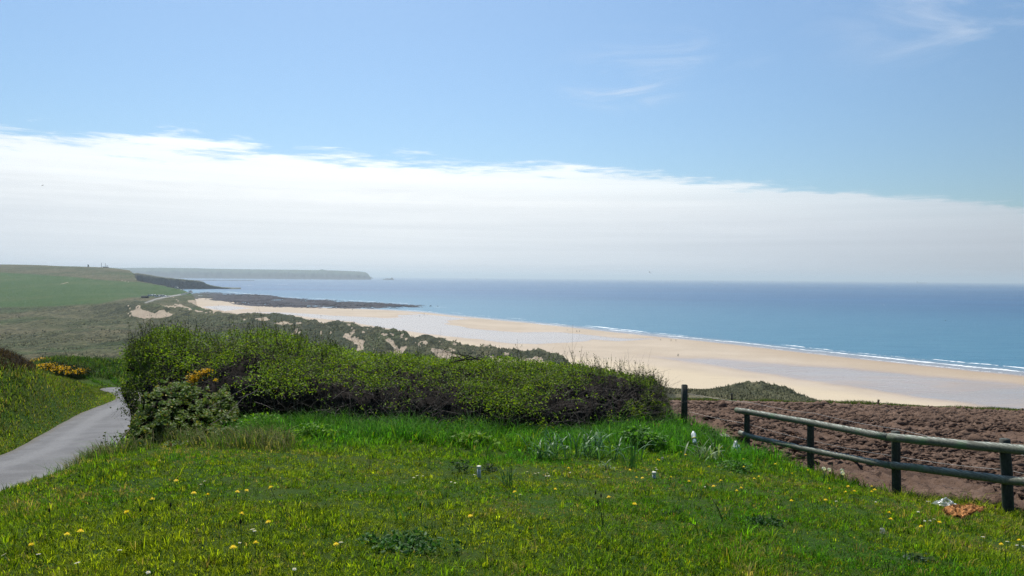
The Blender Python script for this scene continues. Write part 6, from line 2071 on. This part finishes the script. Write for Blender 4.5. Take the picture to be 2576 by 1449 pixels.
def ship(label, x, Y, L, Hh, big):
    p = V(x, 700, Y); p[2] = 0
    root = thing('tanker' if big else 'ship', label, 'ship', tuple(p), group='ships on the horizon')
    mb = MB(); b_ = L * 0.075
    prof = [(-0.5, 0.75), (-0.47, 1.0), (0.36, 1.0), (0.45, 0.6), (0.5, 0.08)]
    v = []
    for z, sc in ((-2, 0.92), (Hh, 1.0)):
        for u, w in prof:
            v.append((u * L * (1 if z > 0 else 0.96), -b_ * w * sc, z + (Hh * 0.3 if u > 0.4 and z > 0 else 0)))
        for u, w in prof[::-1]:
            v.append((u * L * (1 if z > 0 else 0.96), b_ * w * sc, z + (Hh * 0.3 if u > 0.4 and z > 0 else 0)))
    f = [(i, (i + 1) % 10, 10 + (i + 1) % 10, 10 + i) for i in range(10)]
    f += [(10, 11, 18, 19), (11, 12, 17, 18), (12, 13, 16, 17), (13, 14, 15, 16)]
    mb.add(v, f); mb.build('hull', M_HULL, root, smooth=False)
    mb = MB(); mb.box((-0.40 * L, 0, Hh + Hh * 0.8), (0.09 * L, b_ * 1.5, Hh * 1.6)); mb.box((-0.39 * L, 0, Hh * 2.8), (0.06 * L, b_ * 1.9, Hh * 0.45)); mb.build('bridge', M_SUP, root, smooth=False)
    mb = MB(); mb.box((-0.45 * L, 0, Hh + Hh * 1.1), (0.03 * L, b_ * 0.5, Hh * 2.2)); mb.build('funnel', M_HULL, root, smooth=False)
    mb = MB()
    for u in ((-0.1, 0.02, 0.12, 0.25) if big else (0.1,)):
        mb.tube([(u * L, 0, Hh), (u * L, 0, Hh * (2.0 if big else 2.8))], L * 0.006, 5); mb.tube([(u * L - L * 0.03, 0, Hh * 1.5), (u * L + L * 0.03, 0, Hh * 1.8)], L * 0.005, 4)
    mb.build('derrick', M_HULL, root)
    tag(root.children[-1], kind='stuff')


ship('grey oil tanker on the hazy horizon at right', 2319, 17000, 245, 13, True)
ship('tiny hazy ship on the horizon right of the headland', 1200, 16000, 60, 9, False)
ship('tiny hazy ship on the horizon between headland and tanker', 1791, 17000, 70, 8, False)

# ------------------------------------------------------------------ far hill: masts, station, vehicles


def land_at(x, y, ymin=0):
    d2 = (px_ - x) ** 2 + ((py_ - y) * 2) ** 2 + np.where((DY < ymin) | (DY > 1560), 1e6, 0)
    ok = np.argwhere(d2 < d2.min() + 6.0)
    i = ok[DY[ok[:, 0], ok[:, 1]].argmin()]
    p = V(x, y, DY[i[0], i[1]]); p[2] = DZ[i[0], i[1]]
    return p


M_FAR = simple('grey_render', (0.12, 0.12, 0.13), 0.9)
M_WHITE = simple('white_paint', (0.82, 0.83, 0.84), 0.5, 0.4, 0.06)
M_GLASS = simple('dark_glass', (0.03, 0.035, 0.04), 0.15, 0.6, 0.1)
M_TYRE = simple('tyre', (0.02, 0.02, 0.02), 0.9)


def skyline(x, yb, Y=2290):
    p = V(x, yb, Y); return p


b = skyline(266, 674)
root = thing('hill_station', 'low flat building with aerials on the far hilltop skyline', 'building', tuple(b))
k = b[1] / FPX / VS
mb = MB(); mb.box((0, 0, 4.4 * k * 0.5 - 2), (9.2 * k, 14, 4.4 * k)); mb.build('wall', M_FAR, root, smooth=False)
mb = MB(); mb.box((0, 0, 4.4 * k - 1.7), (9.8 * k, 15, 0.9)); mb.build('roof', M_WHITE, root, smooth=False)
mb = MB(); mb.lathe([(0.2, 0), (2.2, 0.6), (2.6, 1.6)], 10, (3.6 * k, 0, 4.4 * k + 0.2)); mb.tube([(3.6 * k, 0, 4.4 * k - 2), (3.6 * k, 0, 4.4 * k + 0.4)], 0.4, 6); mb.build('dish', M_FAR, root)
for lab, x, yt, yb, rad in (('stout dark tower at the left of the hilltop skyline', 222, 665.5, 674, 1.9), ('thin tall radio mast between the dark tower and the hilltop building', 255, 661, 674, 0.55), ('thin radio mast rising above the hilltop building', 264.8, 662, 674, 0.5)):
    c = skyline(x, yb); t = skyline(x, yt)
    mb = MB(); mb.tube([(0, 0, -2), (0, 0, (t[2] - c[2]) * 0.5), (0, 0, t[2] - c[2])], [rad * 1.15, rad, rad * 0.8], 8)
    if rad > 1:
        mb.lathe([(rad * 1.3, 0), (rad * 1.3, 1.6)], 8, (0, 0, t[2] - c[2] - 2.0))
    else:
        for zf in (0.45, 0.7, 0.9):
            mb.tube([(-1.2, 0, (t[2] - c[2]) * zf), (1.2, 0, (t[2] - c[2]) * zf)], 0.25, 5)
    o = mb.build('mast' if rad < 1 else 'tower', M_FAR); o.location = c
    tag(o, lab, 'mast' if rad < 1 else 'tower', 'masts on the hilltop')


def vehicle_proto(kind):
    root = thing({'car': 'parked_car', 'caravan': 'caravan', 'van': 'camper_van'}[kind], 'x', {'car': 'car', 'caravan': 'caravan', 'van': 'van'}[kind])
    mb = MB()
    if kind == 'car':
        L, W, H = 4.3, 1.8, 1.5
        side = [(-2.15, 0.35), (2.15, 0.35), (2.15, 0.8), (1.2, 0.95), (0.55, 1.45), (-1.3, 1.48), (-2.0, 1.0), (-2.15, 0.85)]
    elif kind == 'van':
        L, W, H = 5.6, 2.0, 2.6
        side = [(-2.8, 0.4), (2.8, 0.4), (2.8, 1.1), (2.1, 1.35), (1.6, 2.5), (-2.6, 2.6), (-2.8, 2.3), (-2.8, 1.0)]
    else:
        L, W, H = 6.2, 2.3, 2.6
        side = [(-3.1, 0.5), (3.1, 0.5), (3.2, 1.2), (2.8, 2.5), (2.0, 2.62), (-2.2, 2.62), (-2.9, 2.4), (-3.1, 1.3)]
    n = len(side)
    v = [(x, -W / 2, z) for x, z in side] + [(x, W / 2, z) for x, z in side]
    f = [(i, (i + 1) % n, n + (i + 1) % n, n + i) for i in range(n)]
    f += [(0, 1, 2, 7), (2, 3, 6, 7), (3, 4, 5, 6)]
    f += [tuple(n + i for i in q[::-1]) for q in ((0, 1, 2, 7), (2, 3, 6, 7), (3, 4, 5, 6))]
    mb.add(v, f); mb.build('body', M_WHITE, root, smooth=False)
    zc = {'car': 1.2, 'van': 1.9, 'caravan': 1.75}[kind]; hw = {'car': 0.36, 'van': 0.6, 'caravan': 0.7}[kind]
    for s in (-1, 1):
        for xx in (-0.9, 0.25) if kind != 'caravan' else (-1.7, 0.9):
            mb = MB(); mb.box((xx, s * (W / 2 + 0.006), zc), (1.0 if kind == 'car' else 1.3, 0.02, hw)); mb.build('window', M_GLASS, root, smooth=False)
    for xx in ((-1.35, 1.35) if kind == 'car' else (-1.8, 1.8) if kind == 'van' else (-0.2,)):
        for s in (-1, 1):
            mb = MB(); mb.tube([(xx, s * (W / 2 - 0.1), 0.33), (xx, s * (W / 2 + 0.03), 0.33)], 0.33, 10); mb.build('wheel', M_TYRE, root)
    return root


def q4(x, y):
    return ((520 + x / 4.817) / 1.59, (1120 + y / 4.817) / 1.59)


VEH = {'caravan': [(q4(390, 312), 'leftmost white caravan of the row beside the far hillside road', 0), (q4(445, 312), 'second white caravan from the left beside the far hillside road', 0), (q4(520, 325), 'white caravan parked lower, third in the row beside the far road', 0.1), (q4(590, 316), 'fourth caravan in the row beside the far road', 0.2)],
       'van': [(q4(898, 150), 'white camper van at the foot of the dark cliff', 0.1), (q4(1164, 203), 'camper van highest in the queue at the road bend', 1.2), (q4(655, 322), 'camper van at the right of the caravans by the far road', 0.2)],
       'car': [(q4(700, 320), 'white car next to the camper vans by the far road', 0.1), (q4(740, 316), 'white car nearest the far road junction', 0.1), (q4(1008, 290), 'lowest white car in the line parked up the far road', 0.4), (q4(1050, 280), 'second lowest white car in the line up the far road', 0.4), (q4(1096, 266), 'third white car in the line up the far road', 0.4),
               (q4(1126, 259), 'fourth white car in the line up the far road', 0.5), (q4(1162, 248), 'fifth white car near the bend of the far road', 0.5), (q4(1182, 240), 'outermost white car on the bend of the far road', 0.9), (q4(1178, 218), 'white car just under the camper van at the road bend', 1.0), (q4(1025, 186), 'small pale car on the upper road under the dark cliff', 0.2)]}
for kind, lst in VEH.items():
    pr = vehicle_proto(kind)
    for k, ((x, y), lab, rz) in enumerate(lst):
        p = land_at(x, y, 900)
        if k == 0:
            o = pr; o.location = p; o.rotation_euler = (0, 0, rz); o['label'] = lab
        else:
            o = dup(pr, p, rz, lab)
        o.scale = (1.25, 1.25, 1.35); o.location.z += 0.25
        o['group'] = 'vehicles parked by the far road'
(x, y) = q4(290, 338)
p = land_at(x, y, 900)
root = thing('shed', 'long dark low shed left of the caravans on the far hillside', 'shed', tuple(p))
mb = MB(); mb.box((0, 0, 1.2), (9.4, 5, 2.6)); mb.build('wall', simple('dark_boards', (0.03, 0.04, 0.04), 0.9), root, smooth=False)
mb = MB(); mb.add([(-4.9, -2.8, 2.4), (4.9, -2.8, 2.4), (4.9, 0, 3.4), (-4.9, 0, 3.4), (-4.9, 2.8, 2.4), (4.9, 2.8, 2.4)], [(0, 1, 2, 3), (3, 2, 5, 4)]); mb.build('roof', simple('dark_roof', (0.04, 0.05, 0.05), 0.9), root, smooth=False)
